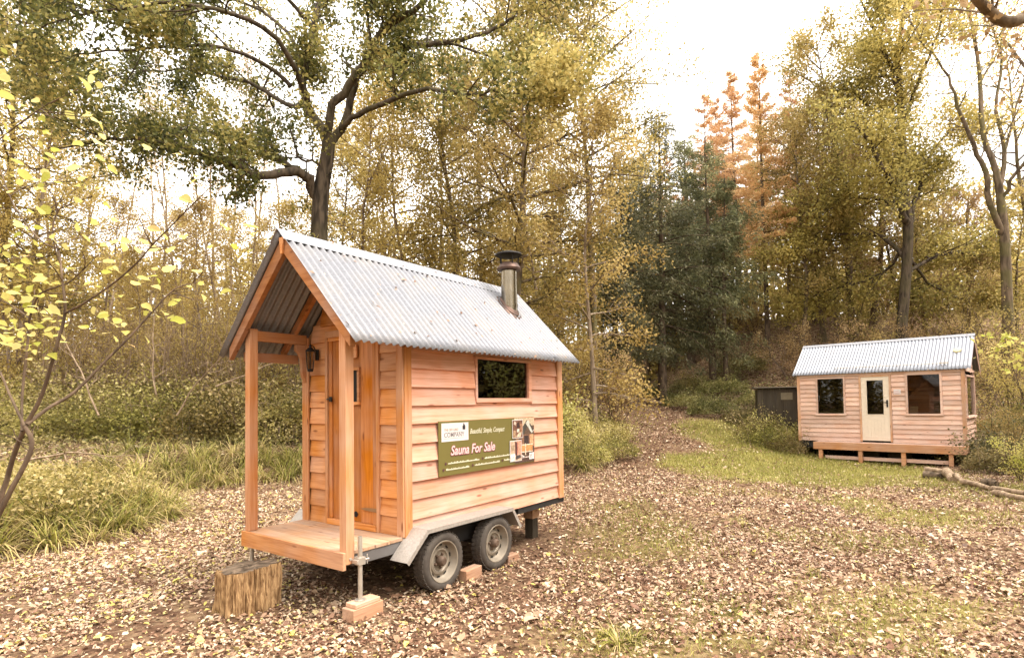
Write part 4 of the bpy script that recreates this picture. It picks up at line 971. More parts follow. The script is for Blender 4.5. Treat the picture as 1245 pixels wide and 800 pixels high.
# door
b = Buf(); dz0, dz1 = .655, 2.46
b.box((-1.045, T0 - .006, dz0), (-.365, T0 + .03, 1.40)); b.box((-1.045, T0 - .006, 2.36), (-.365, T0 + .03, dz1)); b.box((-1.045, T0 - .006, 1.4002), (-.905, T0 + .03, 2.3598)); b.box((-.505, T0 - .006, 1.4002), (-.365, T0 + .03, 2.3598))
for k in range(7): b.box((-.985 + k * .083, T0 - .0105, .72), (-.985 + k * .083 + .078, T0 - .0065, 1.34))
for f in ((-.93, -.48, 1.375, 1.40), (-.93, -.48, 2.36, 2.385), (-.93, -.905, 1.4002, 2.3598), (-.505, -.48, 1.4002, 2.3598)): b.box((f[0], T0 - .014, f[2]), (f[1], T0 - .0062, f[3]))
hd = b.build('door', M['cream'], house, .002)
b = Buf(); b.box((-.904, T0 + .008, 1.401), (-.506, T0 + .013, 2.359)); b.build('window_pane', M['glass'], hd)
b = Buf(); b.box((-.435, T0 - .02, 1.60), (-.395, T0 - .0065, 1.80)); b.tube([(-.415, T0 - .02, 1.73), (-.415, T0 - .06, 1.73), (-.43, T0 - .065, 1.73), (-.52, T0 - .065, 1.735)], .011, 8); b.build('handle', M['black'], hd)
b = Buf(); b.box((-1.098, T0 - .02, .625), (-1.047, T0 + .03, 2.515)); b.box((-.363, T0 - .02, .625), (-.312, T0 + .03, 2.515)); b.box((-1.0465, T0 - .02, 2.462), (-.3635, T0 + .03, 2.515)); b.build('door_frame', M['pine_z'], house, .002)
# small plate on the wall
b = Buf(); b.box((-.255, T0 - .012, 1.96), (-.09, T0 - .006, 2.09), .9); pl = b.build('wall_plate', M['white'], house, .002)
b = Buf(); b.box((-.24, T0 - .0145, 1.99), (-.10, T0 - .0122, 2.0)); b.box((-.24, T0 - .0145, 2.03), (-.13, T0 - .0122, 2.04)); b.build('plate_print', M['pink_ink'], pl)
# roof
corrugated('roof_sheet', -2.87, 1.45, (ET, EZ2), (RT, RZ2), M['roof2'], house, .082, .0105)
corrugated('roof_sheet', -2.87, 1.45, (2 * RT - ET, EZ2), (RT, RZ2), M['roof2'], house, .082, .0105)
b = Buf()
for s in (-1, 1): b.prism([(RT, RZ2 + .016), (RT + s * .09, RZ2 + .016 - .09 * RS2), (RT + s * .09, RZ2 + .013 - .09 * RS2), (RT, RZ2 + .013)], (-2.88, 1.46), lambda a, c, e: (e, a, c))
b.build('ridge_cap', M['flash'], house)
b = Buf()
for s in (-1, 1): b.prism([(RT, RZ2 - .02), (RT + s * 1.15, RZ2 - .02 - 1.15 * RS2), (RT + s * 1.15, RZ2 - .13 - 1.15 * RS2), (RT, RZ2 - .13)], (1.425, 1.44), lambda a, c, e: (e, a, c))
b.build('barge_board', M['pine_y'], house)
def onroof(t, lift): return EZ2 + (t - ET) * RS2 + lift
b = Buf(); b.tube([(-1.72, .545, onroof(.545, .05)), (.95, .545, onroof(.545, .05))], .011, 8)
for s in np.linspace(-1.7, .9, 6): b.tube([(s, .545, onroof(.545, .045)), (s, .56, onroof(.56, .0))], .008, 6)
b.box((.78, .52, onroof(.545, .04)), (.98, .565, onroof(.545, .075))); b.build('snow_rail', M['steel'], house)
b = Buf(); V = []; c_ = (1.12, 1.0); 
b.lathe([(0, .03), (.075, .026), (.09, .01), (.09, -.02)], (0, 0, 0), 2, 24)
ca = math.atan(RS2); b.v = [np.array([(c_[0] + p[0], c_[1] + p[1] * math.cos(ca) - p[2] * math.sin(ca), onroof(c_[1], .012) + p[1] * math.sin(ca) + p[2] * math.cos(ca)) for p in b.v[0]])]
b.build('round_vent', plain('pale_yellow_plastic', (.62, .54, .3), .5), house, 0, True)
# running gear
b = Buf(); b.box((S0 + .05, T0 + .06, .40), (S1 - .02, T1 - .06, B0 - .012)); b.box((S0 + .02, T0 + .02, .46), (S0 + .3, T0 + .06, B0 - .012)); b.box((S1 - .3, T0 + .5, .22), (S1 - .15, T1 - .5, .4)); b.build('chassis', M['chassis'], house)
b = Buf()
for t in (.95, 2.1): b.prism([(S0 + .06, t), (-3.85, 1.45 + (.08 if t > 1.5 else -.08)), (-3.85, 1.53 + (.08 if t > 1.5 else -.08)), (S0 + .06, t + .09)], (.43, .52), lambda a, c, e: (a, c, e))
b.box((-3.95, 1.38, .40), (-3.55, 1.68, .535)); b.build('drawbar', M['shed'], house, .004)
for s in (-.95, -.2):
    for t, o_ in ((T0 + .2, -1), (T1 - .2, 1)):
        wb = Buf(); wb.lathe([(0, -.08), (.14, -.08), (.17, -.09), (.25, -.09), (.29, -.06), (.30, 0), (.29, .06), (.25, .09), (.17, .09), (.0, .08)], (s, t, .29), 1, 24); wb.build('wheel', M['tyre'], house, 0, True)

# porch deck standing in front of it
porch = thing('porch_deck', 'long low timber porch on short legs in front of the tiny house', 'porch', (HX, HY, HZ), HROT)
b = Buf()
for k in range(4): b.box((-2.2, .022 + k * .116, .575), (1.325, .022 + k * .116 + .112, .603))
b.build('deck_board', M['pine_x'], porch, .002)
b = Buf(); b.box((-2.21, -.012, .395), (1.335, .02, .607), .2); b.build('front_board', M['deckpine'], porch, .003)
b = Buf(); b.box((1.326, .0205, .42), (1.352, .485, .606)); b.build('side_board', M['deckpine'], porch, .003)
for s in (-2.03, -1.01, .0, 1.02):
    x, y, _ = H2W(s, .07); b = Buf(); b.box((s - .05, .0205, hz(x, y) - HZ - .03), (s + .05, .11, .575)); b.build('leg', M['deckpine'], porch, .003)
b = Buf(); b.box((-1.93, .115, .12), (1.0, .15, .215)); b.build('lower_rail', M['pine_x'], porch, .003)

# ------------------------------------------------------------------ dark shed behind
x, y = at(950, 500, 20.0)[:2]; sh = thing('old_shed', 'dark weathered plank shed half hidden behind the tiny house', 'shed', (x, y, hz(x, y) - .05), -.35)
b = Buf()
for k in range(9): b.box((-.78 + k * .175, -.6 + .006 * (k % 2), .1), (-.78 + k * .175 + .17, -.57, 1.68 + .004 * k))
for k in range(7): b.box((-.8, -.56 + k * .17, .1), (-.77, -.56 + k * .17 + .165, 1.66)); b.box((.79, -.56 + k * .17, .1), (.82, -.56 + k * .17 + .165, 1.72))
b.box((-.76, .64, .1), (.78, .67, 1.66)); b.build('shed_wall', M['shed'], sh)
b = Buf(); b.box((-.18, -.63, .18), (.42, -.605, 1.62)); d_ = b.build('shed_door', M['shed'], sh, .003)
b = Buf(); b.box((-.06, -.642, 1.28), (.3, -.632, 1.52)); b.build('door_panel', plain('pale_board', (.24, .2, .13), .8), d_)
b = Buf()
b.prism([(-.75, 1.69), (.85, 1.69), (.85, 1.76), (-.75, 1.70)], (-.9, .9), lambda a, c, e: (e, a, c + .0)); b.build('shed_roof', M['shed'], sh)

# ------------------------------------------------------------------ logs on the right
def log(name, label, pts, r, mat, cat='log', group=None, n=12, rough=.12):
    P = []; rg = np.random.default_rng(int(abs(pts[0][0] * 100)) + len(label))
    for k in range(len(pts) - 1):
        for f in np.linspace(0, 1, 6)[:-1]: P.append(np.array(pts[k]) * (1 - f) + np.array(pts[k + 1]) * f)
    P.append(np.array(pts[-1])); P = np.array(P) + rg.normal(size=(len(P), 3)) * r * rough
    rad = np.linspace(r, r * .72, len(P)) * rg.uniform(.88, 1.12, len(P))
    b = Buf(); b.tube(P, rad, n); o = b.build(name, M[mat], None, 0, True); c = P[0]
    o.data.transform(Matrix.Translation(-Vector(c))); o.location = c
    return tag(o, label, cat, group)
def gp(px, py, Y, dz): p = at(px, py, Y); return (p[0], p[1], hz(p[0], p[1]) + dz)
log('log', 'thick brown broken log at the left end of the log row by the porch', [gp(1150, 575, 12.3, .17), gp(1158, 588, 11.6, .09)], .1, 'pale_log')
log('log', 'short pale peeled log lying behind the broken brown log', [gp(1125, 578, 12.6, .2), gp(1146, 580, 12.3, .2)], .06, 'pale_log')
log('log', 'dark split log under the pale peeled one', [gp(1122, 582, 12.5, .08), gp(1147, 584, 12.2, .09)], .09, 'log_top')
log('log', 'pale squared log slanting up in the middle of the log row', [gp(1162, 578, 11.4, .2), gp(1172, 596, 10.9, .06)], .055, 'pale_log')
log('log', 'slim bleached log in the grass right of the slanting one', [gp(1172, 598, 10.9, .1), gp(1205, 612, 10.2, .08)], .055, 'pale_log')
log('log', 'long bare pole leaving the picture at the right edge, upper of two', [gp(1208, 606, 10.0, .1), gp(1262, 628, 9.2, .1)], .045, 'pale_log')
log('log', 'long tan pole leaving the picture at the right edge, lower of two', [gp(1210, 612, 9.7, .07), gp(1258, 640, 8.8, .07)], .05, 'pale_log')
log('stump_piece', 'grey chunk of wood behind the bleached log', [gp(1198, 600, 10.8, .1), gp(1212, 604, 10.6, .1)], .09, 'log_top')
log('log', 'pale fallen log lying at the foot of the conifers beside the track', [gp(722, 484, 25.5, .25), gp(770, 490, 25.0, .2), gp(808, 493, 24.6, .12)], .09, 'pale_log')

# ------------------------------------------------------------------ big oak behind the cabin
def px_limb(pts, Y, rs, sub_n=3):
    """smooth limb through photo points given as (px, py, depth offset)"""
    P = np.array([at(a, c, Y + o) for a, c, o in pts]); n = len(P)
    t = np.linspace(0, n - 1, (n - 1) * sub_n + 1); Q = []
    for x in t:
        i = min(int(x), n - 2); f = x - i; p0 = P[max(i - 1, 0)]; p1 = P[i]; p2 = P[i + 1]; p3 = P[min(i + 2, n - 1)]
        Q.append(.5 * (2 * p1 + (p2 - p0) * f + (2 * p0 - 5 * p1 + 4 * p2 - p3) * f * f + (3 * p1 - p0 - 3 * p2 + p3) * f ** 3))
    return np.array(Q), np.interp(t, np.arange(n), rs)
rg = np.random.default_rng(3)
OY = 14.0; polys = []; anch = []; anch2 = []
base = at(391, 480, OY); base[2] = hz(base[0], base[1]) - .2
tp, tr = px_limb([(390, 420, 0), (389, 340, 0), (388, 280, 0), (391, 230, 0), (398, 190, 0), (400, 166, 0)], OY, [.25, .215, .2, .19, .165, .15])
tp = np.vstack([base, tp]); tr = np.concatenate([[.4], tr]); polys.append((tp, tr, 14))
LIMBS = [
 ([(386, 245, 0), (374, 217, -.3), (358, 208, -.6), (332, 214, -1.0), (310, 213, -1.2), (292, 203, -1.3), (257, 192, -1.4), (224, 177, -1.5), (162, 169, -1.4), (120, 173, -1.2), (60, 180, -1)], [.17, .16, .15, .135, .125, .11, .095, .08, .06, .04, .015]),
 ([(374, 217, -.3), (360, 206, -.2), (332, 192, .3), (300, 173, .8), (260, 163, 1.2), (218, 158, 1.5), (170, 150, 1.8), (110, 140, 2)], [.14, .12, .1, .085, .07, .055, .035, .012]),
 ([(399, 180, 0), (394, 160, .1), (381, 143, .3), (368, 107, .5), (373, 78, .7), (383, 39, .9), (388, 0, 1.1), (392, -50, 1.2), (396, -120, 1.4)], [.2, .18, .165, .15, .135, .12, .105, .08, .03]),
 ([(355, 107, .5), (323, 78, 0), (285, 62, -.7), (240, 55, -1.3), (190, 60, -1.8), (130, 62, -2), (80, 72, -2.2), (30, 90, -2.3)], [.08, .07, .06, .05, .04, .03, .02, .008]),
 ([(368, 128, .4), (355, 131, .6), (332, 117, 1.), (300, 101, 1.5), (262, 92, 2), (220, 84, 2.5), (160, 90, 2.8), (90, 100, 3)], [.09, .08, .07, .06, .05, .04, .025, .01]),
 ([(399, 185, 0), (400, 162, -.1), (404, 130, -.3), (423, 107, -.4), (430, 94, -.5), (443, 75, -.6), (462, 42, -.9), (482, 26, -1.1), (514, 3, -1.4), (545, -40, -1.6), (580, -90, -1.6)], [.17, .15, .14, .135, .13, .115, .105, .095, .08, .05, .015]),
 ([(401, 178, 0), (414, 156, .2), (427, 123, .2), (433, 97, .1), (449, 75, .2), (472, 62, .4), (501, 55, .6), (547, 52, .9), (592, 39, 1.1), (620, 26, 1.2), (660, 5, 1.3), (710, -20, 1.3)], [.15, .14, .135, .13, .125, .12, .11, .09, .07, .055, .03, .01]),
 ([(547, 53, .9), (583, 65, .6), (620, 80, .3), (655, 97, .1), (700, 105, 0)], [.05, .042, .033, .02, .008]),
 ([(415, 160, 0), (427, 143, -.4), (456, 130, -.9), (495, 114, -1.4), (534, 110, -1.8), (576, 117, -2.1), (610, 112, -2.3), (650, 118, -2.3), (690, 112, -2.2)], [.1, .09, .08, .07, .058, .045, .03, .018, .008]),
 ([(448, 72, -.6), (449, 45, -.8), (446, 10, -1.), (440, -40, -1.3)], [.06, .05, .035, .015]),
 ([(381, 143, .3), (360, 85, -1), (320, 35, -2), (260, 12, -2.8), (190, 5, -3.2), (120, 15, -3.4), (60, 30, -3.6), (10, 55, -3.7)], [.1, .085, .07, .055, .04, .028, .018, .008]),
 ([(383, 39, .9), (340, -10, 0), (280, -40, -.6), (210, -30, -1), (130, -20, -1.4), (60, -10, -1.7)], [.08, .06, .045, .035, .025, .01]),
 ([(374, 95, .6), (350, 40, 1.8), (300, 5, 2.6), (230, -10, 3.2), (160, -10, 3.4)], [.09, .07, .05, .03, .01]),
 ([(395, 215, 0), (384, 196, -.2), (366, 195, -.4), (356, 172, -.5), (352, 150, -.5)], [.05, .045, .04, .03, .012]),
]
for pts, rs in LIMBS:
    P, r = px_limb(pts, OY, rs, 3); r = r * .74; P = P + rg.normal(size=P.shape) * .02; polys.append((P, r, 8))
    ln = np.linalg.norm(np.diff(P, axis=0), axis=1).sum()
    sub(polys, anch, P, r, rg, [int(ln * 3.3), 10], [1.5, .68], (.5, 1.15), .3, .03, .2)
    for q in P[int(len(P) * .6):]: anch.append(q)
# small sprays sprouting on trunk and fork
for z in np.linspace(4.4, 8, 16):
    i = np.argmin(np.abs(tp[:, 2] - z)); a = rg.random() * 6.28
    Q, rr = limb(tp[i], (math.cos(a), math.sin(a), .3), rg.uniform(.4, .9), .012, .004, 4, rg, .2, .02); polys.append((Q, rr, 3)); anch2 += list(Q[2:])
A = np.array(anch); ka = rg.random(len(A)) < np.where(vnoise(A[:, 0] * 1.5 + 5, A[:, 2] * 1.5, 13) > .36, 1., .38); A = A[ka]
C = crown_from(A, rg, 6, .12, .06); C = np.concatenate([C, crown_from(anch2, rg, 5, .08)])
dark = sstep(-1., -6.5, C[:, 0])            # left of the crown is greener, the right already browning
ti = np.clip(clump_tint(C, rg, 1.1, .5, .55, .35) - .14 * dark + .11 + .16 * sstep(-2, 1.5, C[:, 0]), 0, 1)
oak = thing('oak_tree', 'big spreading oak with dark crooked limbs rising behind the cabin roof', 'tree', (base[0], base[1], base[2] + .2))
bo = np.array(oak.location)
polys = [(P - bo, r, n) for P, r, n in polys]
obj('trunk', tubes_mesh('trunk', polys, M['bark_oak']), oak); obj('crown', leaves_mesh('crown', C - bo, .105, .066, M['oak_leaf'], rg, ti, .5), oak)

# ------------------------------------------------------------------ hazel sapling close on the left
rg = np.random.default_rng(8); SY = 3.05; polys = []; LP = []
STEMS = [
 ([(-60, 760, .1), (0, 622, 0), (30, 565, 0), (39, 538, 0), (30, 518, 0)], [.02, .0165, .015, .014, .013]),
 ([(-70, 780, .0), (0, 607, .1), (15, 559, .08), (30, 520, .02), (51, 480, 0), (69, 420, -.05), (79, 381, -.05), (76, 342, -.05), (72, 309, -.02), (64, 279, 0), (72, 255, 0), (88, 243, 0)], [.02, .017, .0155, .0145, .012, .0105, .009, .0075, .0065, .0055, .004, .002]),
 ([(30, 518, 0), (12, 480, .1), (0, 452, .15), (-20, 420, .2)], [.01, .008, .007, .005]),
 ([(27, 524, .0), (27, 480, .1), (34, 414, .12), (36, 387, .1), (49, 357, .06), (81, 345, .02), (99, 330, 0), (126, 303, -.05)], [.009, .0085, .008, .007, .006, .005, .0035, .002]),
 ([(79, 381, -.05), (105, 367, -.1), (141, 342, -.15), (168, 318, -.2), (186, 297, -.22), (210, 273, -.25), (240, 243, -.3), (262, 222, -.3)], [.0075, .0065, .0058, .005, .0045, .0038, .003, .0015]),
 ([(33, 516, 0), (60, 495, .1), (90, 477, .2), (132, 435, .3), (159, 408, .35), (186, 378, .4), (213, 351, .45), (243, 342, .5), (285, 322, .5)], [.012, .0115, .011, .0095, .008, .0065, .005, .0035, .002]),
 ([(72, 297, -.02), (99, 288, .1), (135, 279, .2), (159, 270, .3)], [.004, .0035, .0025, .0015]),
 ([(72, 303, -.02), (51, 294, .02), (30, 270, .1), (15, 246, .15), (0, 205, .2), (-12, 170, .2)], [.006, .0055, .005, .0045, .004, .003]),
 ([(-30, 190, .1), (0, 169, .1), (26, 149, .1), (58, 127, .1), (90, 112, .1)], [.005, .0045, .004, .003, .0015]),
 ([(36, 387, .1), (15, 372, .2), (-5, 362, .3)], [.005, .004, .003]),
 ([(76, 342, -.05), (60, 320, -.2), (35, 312, -.3), (0, 318, -.4)], [.004, .003, .0025, .002]),
]
for pts, rs in STEMS:
    P, r = px_limb(pts, SY, rs, 3); r = r * .8; polys.append((P, r, 7))
    if len(pts) > 5 or pts[0][0] < 0: sub(polys, [], P, r, rg, [5], [.22], (.5, 1.), .45, .0, .3)
def hz_leaf(px, py, o=0.): LP.append(at(px, py, SY + o))
for px, py in [(5, 62), (103, 104), (120, 103), (44, 122), (131, 137), (88, 113), (85, 140), (117, 148), (66, 182), (62, 190), (95, 175), (122, 193), (120, 174), (137, 207), (97, 224), (50, 226), (48, 230), (120, 229), (130, 250), (179, 180), (215, 187), (240, 214), (236, 220), (226, 243), (138, 218), (10, 170), (55, 210),
               (14, 295), (10, 300), (48, 310), (50, 340), (40, 372), (20, 352), (116, 272), (140, 268), (170, 280), (168, 304), (187, 303), (137, 328), (223, 288), (219, 274), (218, 316), (206, 327), (190, 350), (230, 348), (245, 345), (247, 362), (180, 374), (210, 370), (208, 386), (193, 385), (100, 398), (113, 402), (130, 405), (140, 412), (62, 400), (75, 410), (58, 408), (125, 384), (145, 360), (95, 355), (85, 352), (273, 277), (305, 275), (310, 284), (305, 304), (274, 355), (298, 345), (240, 330), (215, 365), (30, 420), (10, 412), (25, 408), (45, 418), (20, 420), (160, 420), (218, 390), (265, 320), (285, 300), (255, 300)]:
    hz_leaf(px, py, rg.uniform(-.25, .35))
for k in range(230):                                                 # flat layered sprays on the left side
    yy = rg.choice([255, 275, 292, 310, 328, 345, 362, 380, 398, 415, 425]) + rg.normal() * 5; xx = rg.uniform(-60, 62) + rg.normal() * 22
    hz_leaf(xx, yy + .12 * (xx - 30), rg.uniform(-.5, .9))
for k in range(45): hz_leaf(rg.uniform(60, 215), rg.choice([285, 300, 335, 350, 385, 402]) + rg.normal() * 7, rg.uniform(-.3, .6))
for k in range(45): hz_leaf(rg.uniform(-20, 130), rg.uniform(80, 250), rg.uniform(-.3, 1.2))
LP = np.array(LP)
polys0 = list(polys)
b0 = at(-66, 775, SY); b0[2] = hz(b0[0], b0[1]); saproot = thing('hazel_sapling', 'thin forked sapling with large lime yellow leaves at the left edge close to the camera', 'young tree', tuple(b0))
# carry both stems down to the root
for px, o in ((-60, .1), (-70, 0)):
    p = at(px, 760 if o else 780, SY + o); polys.append((np.array([b0 + (0.02 * px / 60, 0, -.06), (b0 + p) / 2 + (.02, 0, 0), p]), np.array([.026, .022, .02]), 7))
obj('stem', tubes_mesh('stem', [(P - b0, r, n) for P, r, n in polys], M['bark_twig']), saproot)
n = len(LP); ti = np.clip(rg.normal(.42, .24, n), 0, 1)
sz = rg.uniform(.036, .078, n)
obj('foliage', leaves_mesh('foliage', LP - b0, sz, sz * .74, M['hazel_leaf'], rg, ti, 2.0, np.tile(np.array([[.6, -.3, -.35]]), (n, 1)), .22, 2, (.7, 1.25)), saproot)

# ------------------------------------------------------------------ tree prototypes
TR = {}
TR['beech1'] = proto_tree(21, 13.5, .15, .28, 3.2, 32, 10, 9, .125, M['bark_tan'], M['olive_leaf'], (.0, .9), .015, sig=.22)
TR['beech2'] = proto_tree(22, 15.5, .17, .22, 3.5, 36, 10, 9, .13, M['bark_tan'], M['olive_leaf'], (.1, 1.0), .0, sig=.24)
TR['gold1'] = proto_tree(23, 11.5, .11, .12, 2.7, 32, 9, 8, .12, M['bark_pale'], M['gold_leaf'], (.1, .9), .01, sig=.22)
TR['gold2'] = proto_tree(24, 13.0, .12, .25, 2.4, 30, 9, 7, .12, M['bark_pale'], M['gold_leaf'], (.2, 1.0), .0, sig=.22)
TR['bronze'] = proto_tree(25, 12.5, .14, .28, 3.0, 30, 9, 8, .125, M['bark_tan'], M['brown_leaf'], (.0, .8), .015, sig=.22)
TR['pole1'] = proto_tree(26, 14.5, .085, .45, 1.5, 20, 7, 2, .08, M['bark_pale'], M['gold_leaf'], (.5, 1.2), -.02, sig=.14, sL=.55)
TR['pole2'] = proto_tree(27, 12.5, .07, .35, 1.3, 18, 7, 3, .08, M['bark_pale'], M['brown_leaf'], (.5, 1.2), -.02, sig=.14, wob=.035, sL=.55)
TR['bare'] = proto_tree(28, 17.5, .2, .35, 4.4, 22, 16, 1, .1, M['bark_tan'], M['gold_leaf'], (.35, 1.1), -.015, sig=.2, shape='vase', sL=.5)
TR['tallA'] = proto_tree(29, 15.5, .15, .22, 3.7, 46, 12, 10, .105, M['bark_tan'], M['olive_leaf'], (.1, .95), .0, sig=.2, lean=.04, wob=.035)
TR['tallC'] = proto_tree(36, 17.0, .15, .48, 4.2, 40, 12, 10, .11, M['bark_tan'], M['olive_leaf'], (.1, .95), .0, sig=.22, lean=.03, wob=.035)
TR['tallB'] = proto_tree(30, 21.0, .24, .16, 4.6, 64, 15, 11, .13, M['bark_oak'], M['olive_leaf'], (.1, .9), .0, sig=.28, wob=.06)
TR['spruce1'] = proto_conifer(31, 15.5, .26, .25, 5.0, M['spruce_leaf'], M['bark_dark'], 3.2, .2, .06, 1)
TR['spruce2'] = proto_conifer(32, 13.5, .2, .22, 4.5, M['spruce_leaf'], M['bark_dark'], 3.2, .2, .06, 1)
TR['spruce3'] = proto_conifer(33, 12.0, .15, .45, 2.6, M['spruce_leaf'], M['bark_dark'], 3.2, .19, .055, 1)
TR['larch1'] = proto_conifer(34, 19.5, .19, .34, 3.4, M['larch_leaf'], M['bark_dark'], 4.6, .19, .015, .8, True)
TR['larch2'] = proto_conifer(35, 18.0, .13, .38, 3.0, M['larch_leaf'], M['bark_dark'], 3.8, .18, .01, .6, True)
BU = {}
BU['gold'] = proto_bush(41, 3.8, 2.0, 13, 7, .085, M['bark_twig'], M['gold_leaf'], .12)
BU['olive'] = proto_bush(42, 4.5, 2.2, 13, 9, .09, M['bark_twig'], M['olive_leaf'], .14)
BU['bronze'] = proto_bush(43, 3.2, 1.8, 12, 8, .085, M['bark_twig'], M['brown_leaf'], .12)
BU['twiggy'] = proto_bush(44, 3.6, 1.6, 16, 1, .07, M['cane'], M['gold_leaf'], .1, nsub=11)
BU['hazel'] = proto_bush(45, 3.0, 1.7, 9, 5, .11, M['bark_twig'], M['hazel_leaf'], .12)
def bramble(seed, rx, ry, hh, n, m, leaf=.07):
    rg = np.random.default_rng(seed); polys = []; anch = []
    for k in range(26):
        a = rg.random() * 6.28; q = rg.random() ** .5 * .8; x, y = q * rx * math.cos(a), q * ry * math.sin(a)
        b_ = rg.random() * 6.28
        P, r = limb((x, y, -.05), (math.cos(b_) * .35, math.sin(b_) * .35, 1), hh * rg.uniform(1.1, 1.9), .007, .003, 9, rg, .12, -.13); polys.append((P, r, 4)); anch += list(P[3:])
    C = crown_from(anch, rg, 8, .15)
    u = unit(rg.normal(size=(n, 3))); u[:, 2] = np.abs(u[:, 2]); k = (.72 + .36 * vnoise(u[:, 0] * 3 + seed, u[:, 1] * 3 + u[:, 2] * 2, 4)) * rg.uniform(.78, 1.04, n)
    C2 = u * k[:, None] * np.array([rx, ry, hh]); C = np.concatenate([C, C2]); C = C[C[:, 2] > .02]
    return tubes_mesh('cane', polys, M['cane']), leaves_mesh('foliage', C, leaf, leaf * .7, m, rg, clump_tint(C, rg, .5, .5, .6, .4), .9)
BU['bram1'] = bramble(51, 1.5, 1.2, .95, 3000, M['bramble_leaf'])
BU['bram2'] = bramble(52, 1.2, 1.3, .8, 2400, M['bramble_leaf'])
BU['bram3'] = bramble(53, 1.7, 1.2, .7, 4600, M['fern_leaf'])
BP = ('stem', 'foliage'); CP = ('cane', 'foliage')
def X_(px, Y): return at(px, 490, Y)[0]

# trees one can point to
def tree(k, label, px, Y, s=1., rz=None, name=None, group=None, tilt=(0, 0)):
    nm = name or {'s': 'spruce_tree', 'l': 'larch_tree', 'p': 'birch_pole'}.get(k[0], 'beech_tree') if not k.startswith('b') else (name or 'beech_tree')
    return place(TR[k], nm, label, 'tree', X_(px, Y), Y, s, rz, group, tilt=tilt)
taken = []
def T_(k, label, px, Y, s=1., rz=None, name=None, group=None, tilt=(0, 0)):
    taken.append((X_(px, Y), Y, 1.5)); return tree(k, label, px, Y, s, rz, name, group, tilt)
T_('tallA', 'slim yellow-green tree standing right behind the flue of the cabin', 628, 17.5, 1.0, 1.1, 'ash_tree', tilt=(0, .03))
T_('tallC', 'airy olive-gold tree whose crown reaches into the sky gap left of the spruces', 724, 21.0, 1.0, 4.4, 'ash_tree', tilt=(0, .02))
T_('beech1', 'tall olive-gold beech left of the tallest tree on the right', 1040, 26.5, 1.08, 1.7, 'beech_tree')
T_('spruce2', 'low dark spruce at the far left of the clump behind the pale-trunked golden tree', 750, 26.5, .76, 2)
T_('gold1', 'small pale-trunked golden tree just right of the cabin roof end', 722, 17.0, .8, .4, 'birch_tree')
def hero(name, label, Y, base, trunk, tr, limbs, barkm, leafm, leaf, per, sig, dens, Ls, seed, rs=1., tshift=0.):
    rg = np.random.default_rng(seed); P, r = px_limb(trunk, Y, tr, 3); b0 = np.array(base, float); polys = []; anch = []
    P = np.vstack([b0 - (0, 0, .2), P]); r = np.concatenate([[tr[0] * 1.3], r]); polys.append((P, r, 10))
    sub(polys, anch, P, r, rg, [int(14 * dens), 8], Ls, (.6, 1.2), .45, .03, .3)
    for pts, lr in limbs:
        Q, q = px_limb(pts, Y, np.array(lr) * rs, 3); Q = Q + rg.normal(size=Q.shape) * .03; polys.append((Q, q, 7)); ln = np.linalg.norm(np.diff(Q, axis=0), axis=1).sum()
        sub(polys, anch, Q, q, rg, [max(2, int(ln * 2.0 * dens)), 8], Ls, (.5, 1.2), .2, .02, .3); anch += list(Q[len(Q) // 2:])
    C = crown_from(anch, rg, per, sig); t = thing(name, label, 'tree', tuple(b0)); taken.append((b0[0], b0[1], 1.5))
    obj('trunk', tubes_mesh('trunk', [(a_ - b0, c_, n_) for a_, c_, n_ in polys], barkm), t)
    obj('crown', leaves_mesh('crown', C - b0, leaf, leaf * .62, leafm, rg, np.clip(clump_tint(C, rg, 1.5) + tshift, 0, 1), .6), t)
bx_ = at(1094, 430, 23.5); bx_[2] = hz(bx_[0], bx_[1])
